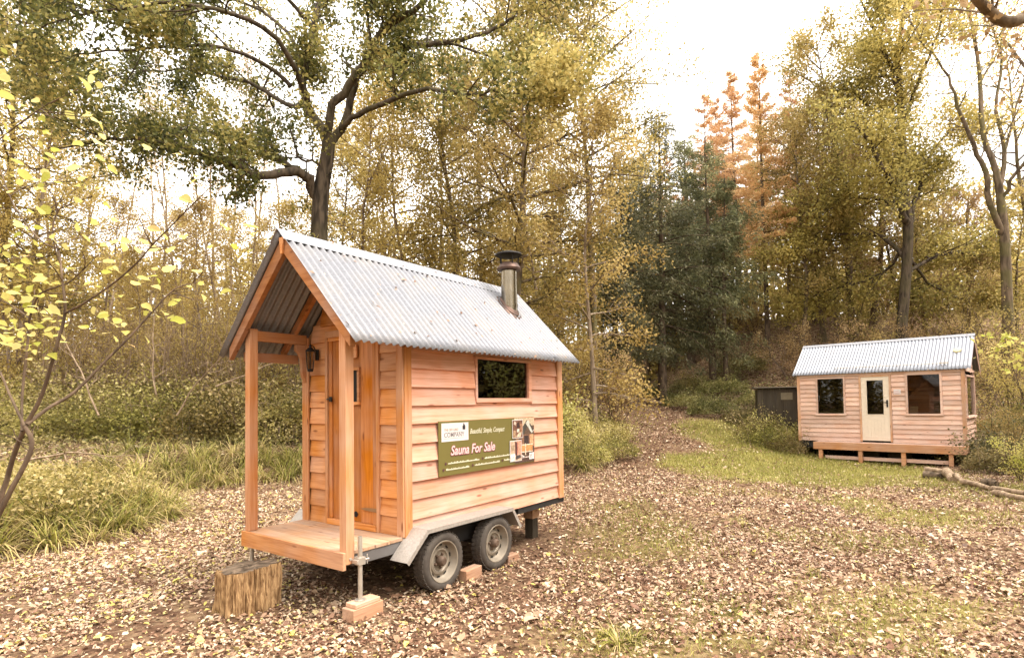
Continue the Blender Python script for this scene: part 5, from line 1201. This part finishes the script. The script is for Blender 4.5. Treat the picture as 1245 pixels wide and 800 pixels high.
hero('oak_tree', 'tallest olive-gold tree on the right, crooked dark limbs forking above the tiny house roof', 23.5, bx_,
     [(1096, 400, 0), (1102, 330, 0), (1104, 272, 0), (1098, 227, .1), (1096, 136, .2), (1092, 65, .2), (1100, 6, .3), (1098, -70, .3)], [.2, .19, .185, .16, .13, .1, .07, .03],
     [([(1105, 275, 0), (1096, 258, -.3), (1093, 242, -.5), (1081, 218, -.8), (1071, 202, -1), (1058, 175, -1.2), (1040, 150, -1.5), (1015, 130, -1.8)], [.15, .14, .13, .11, .1, .08, .05, .02]),
      ([(1093, 245, -.5), (1080, 246, -.1), (1060, 240, .4), (1030, 243, .9), (1000, 250, 1.4), (970, 265, 1.8)], [.09, .08, .07, .05, .035, .015]),
      ([(1102, 320, 0), (1090, 302, .3), (1072, 288, .8), (1057, 287, 1.2), (1025, 285, 1.7), (985, 300, 2.2), (955, 320, 2.4)], [.1, .085, .075, .06, .045, .03, .012]),
      ([(1103, 330, 0), (1126, 317, .5), (1150, 309, 1), (1168, 308, 1.3), (1195, 315, 1.5)], [.09, .075, .055, .04, .015]),
      ([(1104, 275, 0), (1113, 245, .3), (1124, 215, .6), (1130, 190, .9), (1150, 165, 1.2), (1170, 150, 1.4)], [.12, .1, .08, .06, .04, .015]),
      ([(1096, 200, .1), (1085, 165, .6), (1066, 140, 1.2), (1045, 120, 1.6), (1018, 95, 1.9)], [.1, .08, .06, .045, .015]),
      ([(1096, 136, .2), (1087, 95, 0), (1078, 68, -.3), (1065, 45, -.6), (1050, 10, -.8), (1035, -30, -.9)], [.1, .08, .065, .05, .035, .012]),
      ([(1095, 150, .2), (1112, 110, -.3), (1125, 80, -.6), (1140, 40, -.9), (1150, -5, -1.)], [.09, .075, .06, .04, .015]),
      ([(1093, 80, .2), (1070, 20, .9), (1052, -40, 1.2)], [.07, .05, .02]), ([(1094, 60, .2), (1118, 10, .8), (1130, -50, 1)], [.07, .05, .02]),
      ([(1100, 300, 0), (1076, 330, 1), (1040, 345, 1.8), (1000, 355, 2.4), (965, 372, 2.8)], [.08, .06, .045, .03, .012]),
      ([(1102, 310, 0), (1130, 345, .8), (1160, 360, 1.5), (1190, 372, 2)], [.07, .05, .035, .012])],
     M['bark_oak'], M['olive_leaf'], .135, 9, .28, 1.25, [1.9, .85], 130, 1., -.1)
bx_ = at(1226, 430, 22.0); bx_[2] = hz(bx_[0], bx_[1])
hero('ash_tree', 'nearly leafless tree near the right edge with two pale forked stems', 22.0, bx_,
     [(1225, 380, 0), (1222, 300, 0), (1218, 255, 0), (1211, 208, 0), (1195, 162, .2), (1191, 91, .4), (1182, 32, .5), (1172, -5, .6), (1160, -60, .6)], [.18, .165, .15, .11, .09, .07, .055, .04, .02],
     [([(1221, 290, 0), (1203, 247, -.2), (1198, 208, -.4), (1182, 175, -.6), (1165, 127, -.9), (1152, 94, -1), (1133, 65, -1.2), (1117, 42, -1.3), (1100, 5, -1.4)], [.17, .15, .135, .11, .085, .065, .05, .035, .012]),
      ([(1216, 235, 0), (1221, 182, .3), (1211, 136, .5), (1217, 71, .8), (1208, 32, .9), (1200, -30, 1)], [.14, .12, .09, .07, .05, .015]),
      ([(1218, 245, 0), (1229, 221, -.4), (1247, 192, -.8), (1265, 150, -1.1), (1275, 90, -1.3)], [.12, .1, .08, .06, .02]),
      ([(1222, 180, .3), (1238, 130, .7), (1250, 70, 1.1), (1255, 0, 1.3)], [.08, .06, .04, .015]),
      ([(1192, 100, .4), (1215, 60, 1), (1232, 20, 1.4)], [.06, .045, .015])],
     M['bark_tan'], M['gold_leaf'], .11, 2, .22, 1., [1.6, .7], 131, .68)
T_('bare', 'thin leafless tree at the right edge behind the forked one', 1262, 27.0, .8, 2.8, 'ash_tree')
T_('spruce1', 'broadest dark spruce in the middle, thick trunk beside the end of the track', 806, 25.5, .84, 0)
T_('spruce2', 'dark spruce at the left of the spruce clump beside the golden trees', 766, 24.0, .8, 1)
T_('spruce2', 'dark spruce leaning at the right of the spruce clump', 868, 25.8, .88, 2.1)
T_('spruce3', 'slim spruce with bare lower trunk right in front of the dark clump', 884, 25.5, .86, 4)
T_('spruce1', 'tall spruce rising behind the broadest one', 842, 31.0, .88, 3)
T_('spruce3', 'slim dark spruce at the back left of the clump', 790, 33.0, 1.1, 2)
T_('larch1', 'orange larch with long bare trunk rising just left of the tiny house', 936, 27.5, .74, 0, tilt=(0, -.03))
T_('larch1', 'tallest orange larch behind the spruce clump', 902, 33.0, .82, 2)
T_('larch2', 'thin pale orange larch behind the spruces, left of the tallest larch', 868, 35.0, .86, 1)
T_('larch2', 'thin pinkish larch against the sky between the orange larch and the tall right tree', 974, 33.5, .8, 3)
T_('larch2', 'pinkish larch low in the sky gap left of the orange larches', 818, 36, .74, 2)
T_('gold2', 'distant golden tree in the sky gap behind the spruce tops', 785, 34, .86, 2, 'birch_tree')
T_('larch2', 'broad pale orange larch right of the tallest larch', 928, 35.5, .78, 5)
T_('larch1', 'faded orange larch filling the gap above the spruce tops', 884, 37, .77, 4)
for px, Y, s in ((827, 34, .8), (846, 36, .85), (856, 33.5, .7), (778, 37, .9), (752, 34.5, .85), (895, 35, .8), (800, 38, 1.0), (920, 37, .9), (735, 39, .9)):
    T_('spruce3', 'bare-stemmed conifer trunk in the dark wood behind the spruce clump', px, Y, s, group='conifers in the dark wood')
for px, Y, s, k in ((975, 26.5, .8, 'beech1'), (1004, 27.5, .85, 'beech1'), (1020, 29.5, .9, 'gold2'), (1036, 26.8, .8, 'bronze'), (1064, 29, .9, 'beech2'), (1096, 28.5, .7, 'bronze'), (1130, 27.0, .6, 'beech1'), (1150, 30, .6, 'gold2'), (1180, 26.0, .52, 'bronze'), (1240, 24.5, .5, 'beech1'), (960, 30, .8, 'bronze')):
    T_(k, 'slender beech with bronze-gold leaves on the slope behind the tiny house', px, Y, s, group='beeches behind the tiny house')
for px, Y, k, s in ((105, 26, 'pole1', 1.0), (190, 24, 'pole2', 1.05), (232, 25, 'pole2', .95), (262, 28, 'pole1', 1.1), (298, 24.5, 'pole2', 1.1), (316, 27, 'pole1', .95), (60, 28, 'pole1', 1.05), (20, 25, 'pole2', 1.1), (345, 29, 'pole1', 1.0), (128, 31, 'pole2', 1.2), (285, 31, 'pole1', 1.2), (180, 34, 'pole1', 1.25), (84, 22, 'pole2', .9), (270, 22.5, 'pole2', .95), (222, 21.5, 'pole2', .85)):
    T_(k, 'thin nearly bare pale stem in the wood to the left of the cabin', px, Y, s, name='birch_pole', group='bare pale stems on the left')
for px, Y, k, s in ((450, 19.0, 'gold1', .85), (505, 20, 'gold1', .95), (560, 19.5, 'beech1', .8), (590, 22, 'gold2', .95), (665, 21, 'gold1', .95), (690, 23, 'beech1', .7), (475, 24, 'gold2', .9), (535, 25, 'gold2', 1.0), (630, 26, 'gold2', 1.0), (685, 28, 'gold2', 1.0), (420, 23, 'beech1', .75)):
    T_(k, 'golden-leaved young tree in the thicket behind the cabin', px, Y, s, group='golden trees behind the cabin')
for px, Y, k, s in ((330, 20, 'gold1', .62), (250, 20.5, 'gold1', .6), (160, 19.5, 'gold1', .5), (15, 18, 'gold1', .6), (-30, 21, 'gold2', .8), (120, 23, 'gold1', .66), (290, 24.5, 'gold1', .68), (205, 25.5, 'gold1', .68), (45, 23, 'gold2', .8), (370, 26, 'gold1', .75)):
    T_(k, 'low golden tree at the edge of the wood on the left', px, Y, s, group='low golden trees on the left')
T_('gold2', 'pale golden tree at the top left corner behind the oak limbs', 25, 18.5, .95, 1.0)
T_('tallA', 'olive-gold tree at the far left edge above the sapling', -12, 18.5, .98, 3.0, 'ash_tree')

# overhanging bough at the top right: its tree stands just outside the picture
rg = np.random.default_rng(61); bx, by = 6.4, 5.6; b0 = np.array([bx, by, hz(bx, by)])
P1, r1 = px_limb([(1300, 60, .4), (1270, 20, .2), (1245, 22, .1), (1232, 27, 0), (1215, 24, 0), (1200, 12, -.1), (1185, -4, -.2), (1165, -30, -.3), (1150, -60, -.3)], 5.2, [.06, .06, .052, .05, .048, .044, .04, .03, .015])
tk = np.array([b0 + (0, 0, -.2), b0 + (-.02, .0, 1.6), b0 + (-.1, 0, 3.2), b0 + (-.2, 0, 4.2), b0 + (-.2, .05, 5.4), b0 + (-.1, .1, 7.5), b0 + (0, .1, 10.)]); polys = [(tk, np.array([.24, .19, .165, .15, .12, .08, .02]), 12)]
P1 = np.vstack([tk[3], (tk[3] + P1[0]) / 2 + (0, 0, .1), P1]); r1 = np.concatenate([[.08, .07], r1]); polys.append((P1, r1, 9)); anch = []
sub(polys, anch, P1, r1, rg, [6], [.7], (.5, 1.), .35, .05, .2); sub(polys, anch, tk, polys[0][1], rg, [14, 7], [2.2, .7], (.6, 1.2), .55, .03)
C = crown_from(anch, rg, 6, .14); t = thing('overhanging_tree', 'tree off the right edge whose curved grey bough dips into the top right corner', 'tree', tuple(b0))
obj('trunk', tubes_mesh('trunk', [(P - b0, r, n) for P, r, n in polys], M['bark_tan']), t); obj('crown', leaves_mesh('crown', C - b0, .075, .045, M['brown_leaf'], rg, clump_tint(C, rg), .5), t)

# ------------------------------------------------------------------ bushes and brambles
def bush(k, name, label, px, Y, s=1., group=None, parts=BP):
    return place(BU[k], name, label, 'bush', X_(px, Y), Y, s, None, group, parts)
bush('hazel', 'hazel_bush', 'low yellow bush at the right edge above the log row', 1240, 11.8, .34)
bush('hazel', 'hazel_bush', 'yellow-leaved spray leaning in at the right edge beside the tiny house', 1362, 9.6, 1.1)
bush('gold', 'hazel_bush', 'low pale green bush right of the tiny house wall', 1222, 15.2, .42)
bush('bronze', 'beech_bush', 'bronze-leaved bush beside the pale trunk at the left of the track', 742, 18.5, .8)
bush('bronze', 'beech_bush', 'bronze bush filling the gap right of the cabin roof end', 712, 20.5, .8)
for px, Y, k, s in ((688, 13.6, 'bram1', .62), (712, 14.4, 'bram1', .6), (742, 15.8, 'bram2', .66), (700, 15.6, 'bram2', .8), (735, 17.4, 'bram1', .8)):
    bush(k, 'bramble_bush', 'leafy bramble mound on the bank between the cabin and the track', px, Y, s, 'brambles left of the track', CP)
for px, Y, k, s in ((20, 14.4, 'bram1', 1.), (75, 14.0, 'bram2', 1.05), (120, 15.2, 'bram1', 1.05), (165, 14.6, 'bram2', 1.1), (210, 15.6, 'bram1', 1.1), (255, 14.8, 'bram2', 1.2), (300, 15.6, 'bram1', 1.15), (345, 14.8, 'bram1', 1.1), (385, 15.8, 'bram1', 1.2), (335, 16.8, 'bram2', 1.4), (270, 17.2, 'bram1', 1.3), (190, 17.3, 'bram1', 1.3), (110, 17.4, 'bram2', 1.4), (40, 17., 'bram1', 1.3), (430, 16, 'bram1', 1.2), (480, 16.5, 'bram2', 1.3), (540, 16.5, 'bram1', 1.3), (600, 16, 'bram2', 1.2), (655, 15.6, 'bram1', 1.2)):
    bush(k, 'bramble_bush', 'tangled bramble mound on the bank to the left of and behind the cabin', px, Y, s, 'brambles on the left bank', CP)
for px, Y, k, s in ((30, 18.5, 'gold', .8), (60, 17.8, 'twiggy', .95), (110, 18.6, 'twiggy', 1.), (195, 17.8, 'twiggy', .9), (250, 18.6, 'twiggy', 1.), (300, 18.2, 'twiggy', .9), (165, 21.5, 'twiggy', 1.2), (335, 20.5, 'twiggy', 1.1), (140, 18.2, 'twiggy', .9), (175, 19., 'gold', .75), (230, 18.4, 'twiggy', .95), (280, 19.0, 'olive', .62), (330, 18.3, 'gold', .75), (365, 19, 'twiggy', .9), (100, 20.5, 'gold', .9), (210, 21., 'twiggy', 1.1), (310, 21.5, 'gold', .9), (60, 21.5, 'twiggy', 1.1), (255, 22.5, 'gold', .95), (-20, 19.5, 'gold', 1.0), (150, 23.0, 'twiggy', 1.2), (345, 23.5, 'twiggy', 1.2), (30, 24, 'olive', .8), (130, 25.5, 'gold', 1.), (290, 26.5, 'twiggy', 1.3), (190, 27.5, 'gold', 1.1), (80, 28, 'olive', .9), (240, 29, 'gold', 1.2), (330, 30, 'olive', 1.), (430, 18.6, 'olive', .9), (470, 18.2, 'gold', .85), (520, 18.0, 'olive', .85), (575, 18.4, 'gold', .9), (640, 19, 'olive', .9), (680, 18.5, 'gold', .85), (440, 21.5, 'gold', 1.), (540, 22, 'olive', 1.05), (615, 23.5, 'gold', 1.1), (660, 24.5, 'olive', 1.), (500, 27, 'gold', 1.2), (580, 28, 'olive', 1.2), (715, 26, 'bronze', 1.1), (400, 28, 'gold', 1.2)):
    bush(k, 'thicket_bush', {'gold': 'golden bush in the thicket between cabin and wood', 'olive': 'olive-green bush in the thicket behind the cabin', 'twiggy': 'bare twiggy bush of pale canes in the left thicket', 'bronze': 'bronze thicket bush behind the track bend'}[k], px, Y, s, k + ' bushes in the thicket')
for px, Y, k, s in ((990, 22.5, 'bronze', .7), (1030, 23.5, 'bronze', .8), (1075, 22.6, 'olive', .65), (1120, 23.5, 'bronze', .8), (1160, 22.0, 'olive', .7), (1200, 20.5, 'bronze', .8), (1230, 18.5, 'olive', .7), (965, 25, 'bronze', .8), (1050, 26, 'olive', .8), (1110, 26, 'bronze', .9), (1180, 25, 'olive', .9), (1225, 22, 'olive', .8), (1260, 17.5, 'olive', .75), (920, 30, 'bronze', .8), (1000, 30, 'olive', 1.), (1080, 31, 'bronze', 1.1), (1150, 32, 'olive', 1.1), (1215, 29, 'bronze', 1.1)):
    bush(k, 'slope_bush', {'bronze': 'bronze bush on the slope behind the tiny house', 'olive': 'olive-gold bush on the slope behind the tiny house'}[k], px, Y, s, k + ' bushes on the right slope')
for px, Y, k, s in ((830, 24.5, 'bram3', .8), (868, 23.0, 'bram3', .9), (915, 21.4, 'bram3', .7), (940, 19.0, 'bram3', .5), (955, 18.6, 'bram3', .45), (905, 22.0, 'bram3', .8), (880, 25.5, 'bram3', 1.0), (925, 23.6, 'bram3', .9), (842, 27, 'bram3', .9), (905, 27, 'bram3', 1.1), (1205, 14.6, 'bram3', .9), (1235, 13.4, 'bram3', .9), (1215, 17, 'bram3', 1.1), (1250, 15.5, 'bram2', .8), (948, 18.8, 'bram2', .75), (925, 19.4, 'bram1', .8), (938, 18.4, 'bram1', .75), (954, 17.7, 'bram2', .55), (962, 18.2, 'bram2', .5), (790, 27.5, 'bram3', .8)):
    bush(k, 'herb_patch', 'low green clump of herbs at the foot of the wood', px, Y, s, 'green clumps at the wood edge', CP)
bush('olive', 'young_spruce', 'dark low bush at the foot of the broad spruce trunk', 836, 25.8, .3)

# ------------------------------------------------------------------ far wood as one mass
rg = np.random.default_rng(71); C = []; polys = []; tint = []
def far_tree(x, y, H, R_, n):
    z0 = hz(x, y); polys.append((np.array([(x, y, z0 - .3), (x + rg.normal() * .2, y, z0 + H * .5), (x + rg.normal() * .4, y, z0 + H)]), np.array([.16, .11, .03]), 5))
    k = rg.random(n); zz_ = H * k; r = R_ * np.sqrt(np.clip(1 - (2 * k - .8) ** 2 / 1.6, .05, 1)) * np.sqrt(rg.random(n)); a = rg.random(n) * 6.28
    q = np.stack([x + r * np.cos(a), y + r * np.sin(a), z0 + zz_], -1); q += rg.normal(size=q.shape) * .25
    m = vnoise(q[:, 0] * .9, q[:, 2] * .9 + q[:, 1] * .5, 6) > .3; C.append(q[m]); tint.append(np.clip(rg.normal(rg.uniform(.25, .75), .2, m.sum()), 0, 1))
for k in range(120):
    a = rg.uniform(-.95, .95); Yd = rg.uniform(36, 50); far_tree(Yd * a, Yd, rg.uniform(8, 12.5) * (.75 if a < -.3 else 1.05), rg.uniform(1.7, 3), 560)
for k in range(46):                                                  # undergrowth below the far crowns
    a = rg.uniform(.12, .95); Yd = rg.uniform(31, 37)
    if abs(Yd * a - 6.2) > 1.6: far_tree(Yd * a, Yd, rg.uniform(2.2, 4.2), rg.uniform(1.6, 2.6), 420)
for k in range(30):  # unseen trees added on the right to darken the cabin window's reflection
    a = rg.uniform(1.0, 1.45); d_ = rg.uniform(18, 28); far_tree(d_ * math.sin(a), d_ * math.cos(a), rg.uniform(10, 13), rg.uniform(2.4, 3.6), 1300)
for k in range(130):                                                  # the wood goes on unseen behind the camera, thickened to darken window reflections
    a = rg.uniform(1.05, 5.23); d_ = rg.uniform(21, 32); far_tree(d_ * math.sin(a), d_ * math.cos(a), rg.uniform(9, 13), rg.uniform(2.4, 3.6), 1100)
C = np.concatenate(C); fw = thing('far_woodland', None, None); fw['kind'] = 'stuff'
del_ = [k for k in ('label', 'category') if k in fw]
tme = tubes_mesh('far_trunks', polys, M['bark_tan']); cme = leaves_mesh('far_foliage', C, .34, .22, M['olive_leaf'], rg, np.concatenate(tint), .5)
o1 = tag(obj('woodland_stems', tme, fw), None, None, kind='stuff'); o2 = tag(obj('woodland_foliage', cme, fw), None, None, kind='stuff')

# ------------------------------------------------------------------ ground cover
def scatter(n, y0, y1, rg, margin=.9, p=1.0):
    """random ground points in the wedge the camera sees, denser near"""
    y = (y0 ** p + rg.random(n) * (y1 ** p - y0 ** p)) ** (1 / p); x = rg.uniform(-1, 1, n) * margin * y
    return x, y
def under_cabin(x, y):
    c, s = math.cos(CROT), math.sin(CROT); u = (x - CX) * c + (y - CY) * s; v = -(x - CX) * s + (y - CY) * c
    return (u > .5) & (u < 3.4) & (v > .05) & (v < 1.45)
# fallen leaves
rg = np.random.default_rng(81)
def litter_cover(x, y):
    g = grass_mask(x, y); s = soil_mask(x, y); n = fbm(x * 1.1, y * 1.1, 51)
    d = (.3 + 1.3 * sstep(.3, .65, n)) * (1 - .75 * g) * (1 - .5 * s * (y < 11))
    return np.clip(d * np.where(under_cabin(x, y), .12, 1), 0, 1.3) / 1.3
parts = []
for y0, y1, n, big, det in ((3.1, 7.5, 150000, (.012, .052), 2), (7.5, 14, 230000, (.018, .056), 1), (14, 27, 120000, (.035, .08), 1)):
    x, y = scatter(n, y0, y1, rg, .95, 1.6); k = rg.random(n) < litter_cover(x, y); x, y = x[k], y[k]; n = len(x)
    e = .15; hx = (height(x + e, y) - height(x - e, y)) / (2 * e); hy = (height(x, y + e) - height(x, y - e)) / (2 * e)
    z = height(x, y) + rg.uniform(.004, .026, n)
    # left side: pale yellow leaves; right side: pinkish beige and brown ones
    yel = sstep(1.5, -3.5, x) * .22
    t = np.clip(np.where(rg.random(n) < .38, rg.uniform(0, .4, n), rg.normal(.6, .19, n)) + yel * rg.random(n), 0, .95)
    t = np.where(rg.random(n) < .012 + yel * .16, 1., t)
    L = np.clip(np.exp(rg.normal(np.log(sum(big) / 2.3), .42, n)), big[0], big[1] * 1.5) * (1 + .45 * (rg.random(n) < .03))
    parts.append((np.stack([x, y, z], -1), L, t, det))
for i_, (C, L, t, det) in enumerate(parts):
    pass
def litter_mesh(C, L, t, det, rg):
    return leaves_mesh('fallen_leaves', C, L, L * .68, M['litter'], rg, t, 2.6, None, .3, det, (.5, 1.3))
mats = [litter_mesh(*p, rg) for p in parts]
# one object: join the three rings
bm = bmesh.new()
for me in mats: bm.from_mesh(me)
lme = bpy.data.meshes.new('fallen_leaves'); bm.to_mesh(lme); bm.free(); lme.materials.append(M['litter'])
for me in mats: bpy.data.meshes.remove(me)
tag(obj('fallen_leaves', lme), None, None, kind='stuff')

# leaves caught on the two roofs
def roof_leaves(name, root, n, a0, a1, pe, pr, zoff, seed):
    rg = np.random.default_rng(seed); t = rg.random(n) ** 1.4; a = rg.uniform(a0, a1, n)
    me = leaves_mesh(name, np.zeros((n, 3)) + np.stack([a, t * math.hypot(pr[0] - pe[0], pr[1] - pe[1]), np.full(n, .017)], -1), rg.uniform(.02, .05, n), rg.uniform(.013, .03, n), M['litter'], rg, np.clip(rg.normal(.35, .2, n), 0, 1), 3.5)
    an = math.atan2(pr[1] - pe[1], pr[0] - pe[0]); me.transform(Matrix.Translation((0, pe[0], pe[1] + zoff)) @ Matrix.Rotation(an, 4, 'X')); me.transform(root.matrix_basis)
    tag(obj(name, me), None, None, kind='stuff')
roof_leaves('roof_leaf_litter', cabin, 70, -.05, 3.35, (EV, EZ), (RV, RZ), Z0, 5)
roof_leaves('roof_leaf_litter', house, 40, -2.8, 1.4, (ET, EZ2), (RT, RZ2), 0, 6)

def blades(name, x, y, Ln, wd, mat, rg, tint, lean=.5, segs=3, arch=1.0, dirs=None, z0=None):
    n = len(x); z = height(x, y) - .01 if z0 is None else z0
    a = rg.random(n) * 6.28 if dirs is None else dirs
    d = np.stack([np.cos(a), np.sin(a)], -1); sd = np.stack([-np.sin(a), np.cos(a)], -1)
    lean = lean * rg.uniform(.4, 1.4, n); rows = []
    for k in range(segs + 1):
        t = k / segs; th = lean * (.35 + arch * t * 1.6); 
        if k == 0: px = np.zeros(n); pz = np.zeros(n)
        else: px = px + np.sin(th) * Ln / segs; pz = pz + np.cos(th) * Ln / segs
        wk = wd * (1 - .9 * t ** 1.5)
        c = np.stack([x + d[:, 0] * px, y + d[:, 1] * px, z + pz], -1)
        o = np.concatenate([sd * (wk / 2)[:, None], np.zeros((n, 1))], 1); rows += [c - o, c + o]
    V = np.stack(rows, 1); m = 2 * (segs + 1)
    q = np.array([(2 * k, 2 * k + 1, 2 * k + 3, 2 * k + 2) for k in range(segs)])
    lo = (q.ravel()[None] + m * np.arange(n)[:, None]).ravel()
    return mesh_np(name, V.reshape(-1, 3), lo, np.full(n * segs, 4), np.repeat(tint, segs), mat)

# sedge on the left banks: tussocks of long drooping blades
rg = np.random.default_rng(91); tx = []; ty = []; ts = []
x = rg.uniform(-13, -4.7, 5200); y = rg.uniform(5.2, 10.6, 5200); dm = poly_dist(MOUND, x, y); k = (dm > .0) & (dm < 3.2) & (x > -1.02 * y - .6) & (rg.random(5200) < np.where(dm < .7, .5, .16)); x, y = x[k][:125], y[k][:125]; tx.append(x); ty.append(y); ts.append(np.ones(len(x)) * 1.2)
x = rg.uniform(-14, 6, 9000); y = rg.uniform(10.8, 20, 9000); db = poly_dist(BANK, x, y); k = (db > .15) & (db < 2.4) & (np.abs(x) < y * 1.0) & (x < 4.6) & (rg.random(9000) < np.where(db < 1.1, .9, .35) * np.where(x > 0, .5, 1)); x, y = x[k][:230], y[k][:230]; tx.append(x); ty.append(y); ts.append(np.ones(len(x)) * 1.05)
x, y = np.array([.72, .83, .66, 2.35, 1.7, 2.9]), np.array([4.02, 4.08, 4.15, 4.3, 5.2, 5.6]); tx.append(x); ty.append(y); ts.append(np.array([.34, .28, .25, .2, .2, .2]))
tx, ty, ts = map(np.concatenate, (tx, ty, ts)); per = 70; n = len(tx) * per
a = rg.random(n) * 6.28; rr = rg.random(n) ** .7 * .1 * np.repeat(ts, per)
bxs = np.repeat(tx, per) + rr * np.cos(a); bys = np.repeat(ty, per) + rr * np.sin(a)
tt = np.repeat(rg.normal(.5, .2, len(tx)), per) + rg.normal(size=n) * .27
dead = rg.random(n) < .3; tt = np.where(dead, .85 + .15 * rg.random(n), tt)
sg = blades('sedge_grass', bxs, bys, rg.uniform(.3, .74, n) * np.repeat(ts * rg.uniform(.65, 1.25, len(tx)), per), np.full(n, .0155) * np.repeat(np.sqrt(ts), per), M['sedge'], rg, tt, np.where(dead, 1.2, .8), 5, 1.6, a + rg.normal(size=n) * .4)
tag(obj('sedge_grass', sg), None, None, kind='stuff')
# lawn blades
rg = np.random.default_rng(92); x, y = scatter(430000, 3.2, 22, rg, .95, 1.35); k = rg.random(len(x)) < grass_mask(x, y) * .85; x, y = x[k], y[k]; n = len(x)
lw = blades('lawn_grass', x, y, rg.uniform(.03, .1, n) * (1 + .03 * y), .004 + .0007 * y, M['lawn'], rg, np.clip(rg.normal(.5, .22, n) + (fbm(x, y, 61) - .5) * .6, 0, 1), .6, 2)
tag(obj('lawn_grass', lw), None, None, kind='stuff')
# herbs and ivy leaves covering banks and wood floor
rg = np.random.default_rng(93); x, y = scatter(130000, 9, 34, rg, 1.0, 1.3); db = poly_dist(BANK, x, y)
wood_ = np.maximum(sstep(.6, 2, db) * (x < 6), sstep(0, 2.5, y - 22.3 + .3 * np.clip(x - 9, -2, 8) - 0 * x) * (x > 7.6)) 
side_r = sstep(10.5, 12.2, x + .35 * (14 - y)) * (y > 8.5)
pk = np.clip(np.maximum(wood_, side_r), 0, 1) * (.3 + .9 * sstep(.35, .6, fbm(x * .6, y * .6, 71)))
k = rg.random(len(x)) < pk; x, y = x[k], y[k]; n = len(x); C = np.stack([x, y, height(x, y) + rg.random(n) ** 1.6 * .32 * (.4 + fbm(x * 1.4, y * 1.4, 73))], -1)
tag(obj('ground_cover', leaves_mesh('ground_cover', C, .085, .06, M['fern_leaf'], rg, clump_tint(C, rg, .8, .55, .5, .5), 1.6)), None, None, kind='stuff')
# low leafy weeds among the sedge
rg = np.random.default_rng(94); x = rg.uniform(-12, -4.9, 60000); y = rg.uniform(5.8, 10.4, 60000); dm = poly_dist(MOUND, x, y); k = (dm > .25) & (rg.random(60000) < .3 + .7 * (fbm(x * 1.2, y * 1.2, 77) > .5)); x, y = x[k], y[k]; n = len(x); C = np.stack([x, y, height(x, y) + rg.random(n) * .55], -1)
tag(obj('weed_leaves', leaves_mesh('weed_leaves', C, .055, .04, M['bramble_leaf'], rg, clump_tint(C, rg, .5, .6, .5, .4), 1.4)), None, None, kind='stuff')

# pale dead branches hung up in the brambles on the left
rg = np.random.default_rng(95)
for k, (px, py, Y, dx, dz, L, lab) in enumerate(((120, 505, 12.2, -.5, .8, 2.4, 'pale dead branch sticking up from the brambles behind the sapling'), (215, 505, 13.2, .5, 1., 2.6, 'bleached branch leaning right in the middle of the left brambles'), (190, 480, 13.8, -.25, 1., 2.8, 'tall bleached fork standing in the left brambles'), (262, 470, 14., .9, .5, 2.2, 'thin bleached branch lying across the brambles nearest the porch'), (30, 560, 9.0, .9, .12, 1.6, 'pale twig lying over the sedge at the far left'))):
    p = at(px, py, Y); p[2] = max(p[2], hz(p[0], p[1]) + .1); polys = []
    P, r = limb((0, 0, 0), (dx, .1, dz), L, .022, .006, 9, rg, .1, -.01); polys.append((P, r, 5)); sub(polys, [], P, r, rg, [6, 3], [.8, .35], (.4, .9), .15)
    tag(obj('dead_branch', tubes_mesh('dead_branch', polys, M['cane'])), lab, 'branch').location = p
for px, py, Y, ang, L, lab in ((870, 548, 17.0, 1.3, 1.3, 'thin dark stick lying on the track edge beside the lawn'), (545, 735, 5.0, .4, .7, 'pale stick in the leaves in front of the trailer wheel'), (120, 742, 4.6, 1.2, .45, 'pale twig among the leaves left of the stump')):
    p = at(px, py, Y); p[2] = hz(p[0], p[1]) + .02
    P, r = limb((0, 0, 0), (math.sin(ang), math.cos(ang), 0), L, .011, .005, 7, rg, .1); P[:, 2] *= .2
    tag(obj('fallen_stick', tubes_mesh('fallen_stick', [(P, r, 6)], M['cane'])), lab, 'stick').location = p

scene.render.engine = 'CYCLES'
cy = scene.cycles; cy.use_denoising = True; cy.max_bounces = 8; cy.diffuse_bounces = 2; cy.glossy_bounces = 3; cy.transmission_bounces = 6; cy.transparent_max_bounces = 8; cy.caustics_reflective = False; cy.caustics_refractive = False; cy.sample_clamp_indirect = 6
try: cy.denoiser = 'OPENIMAGEDENOISE'; cy.denoising_input_passes = 'RGB_ALBEDO_NORMAL'; cy.denoising_prefilter = 'ACCURATE'
except Exception: pass
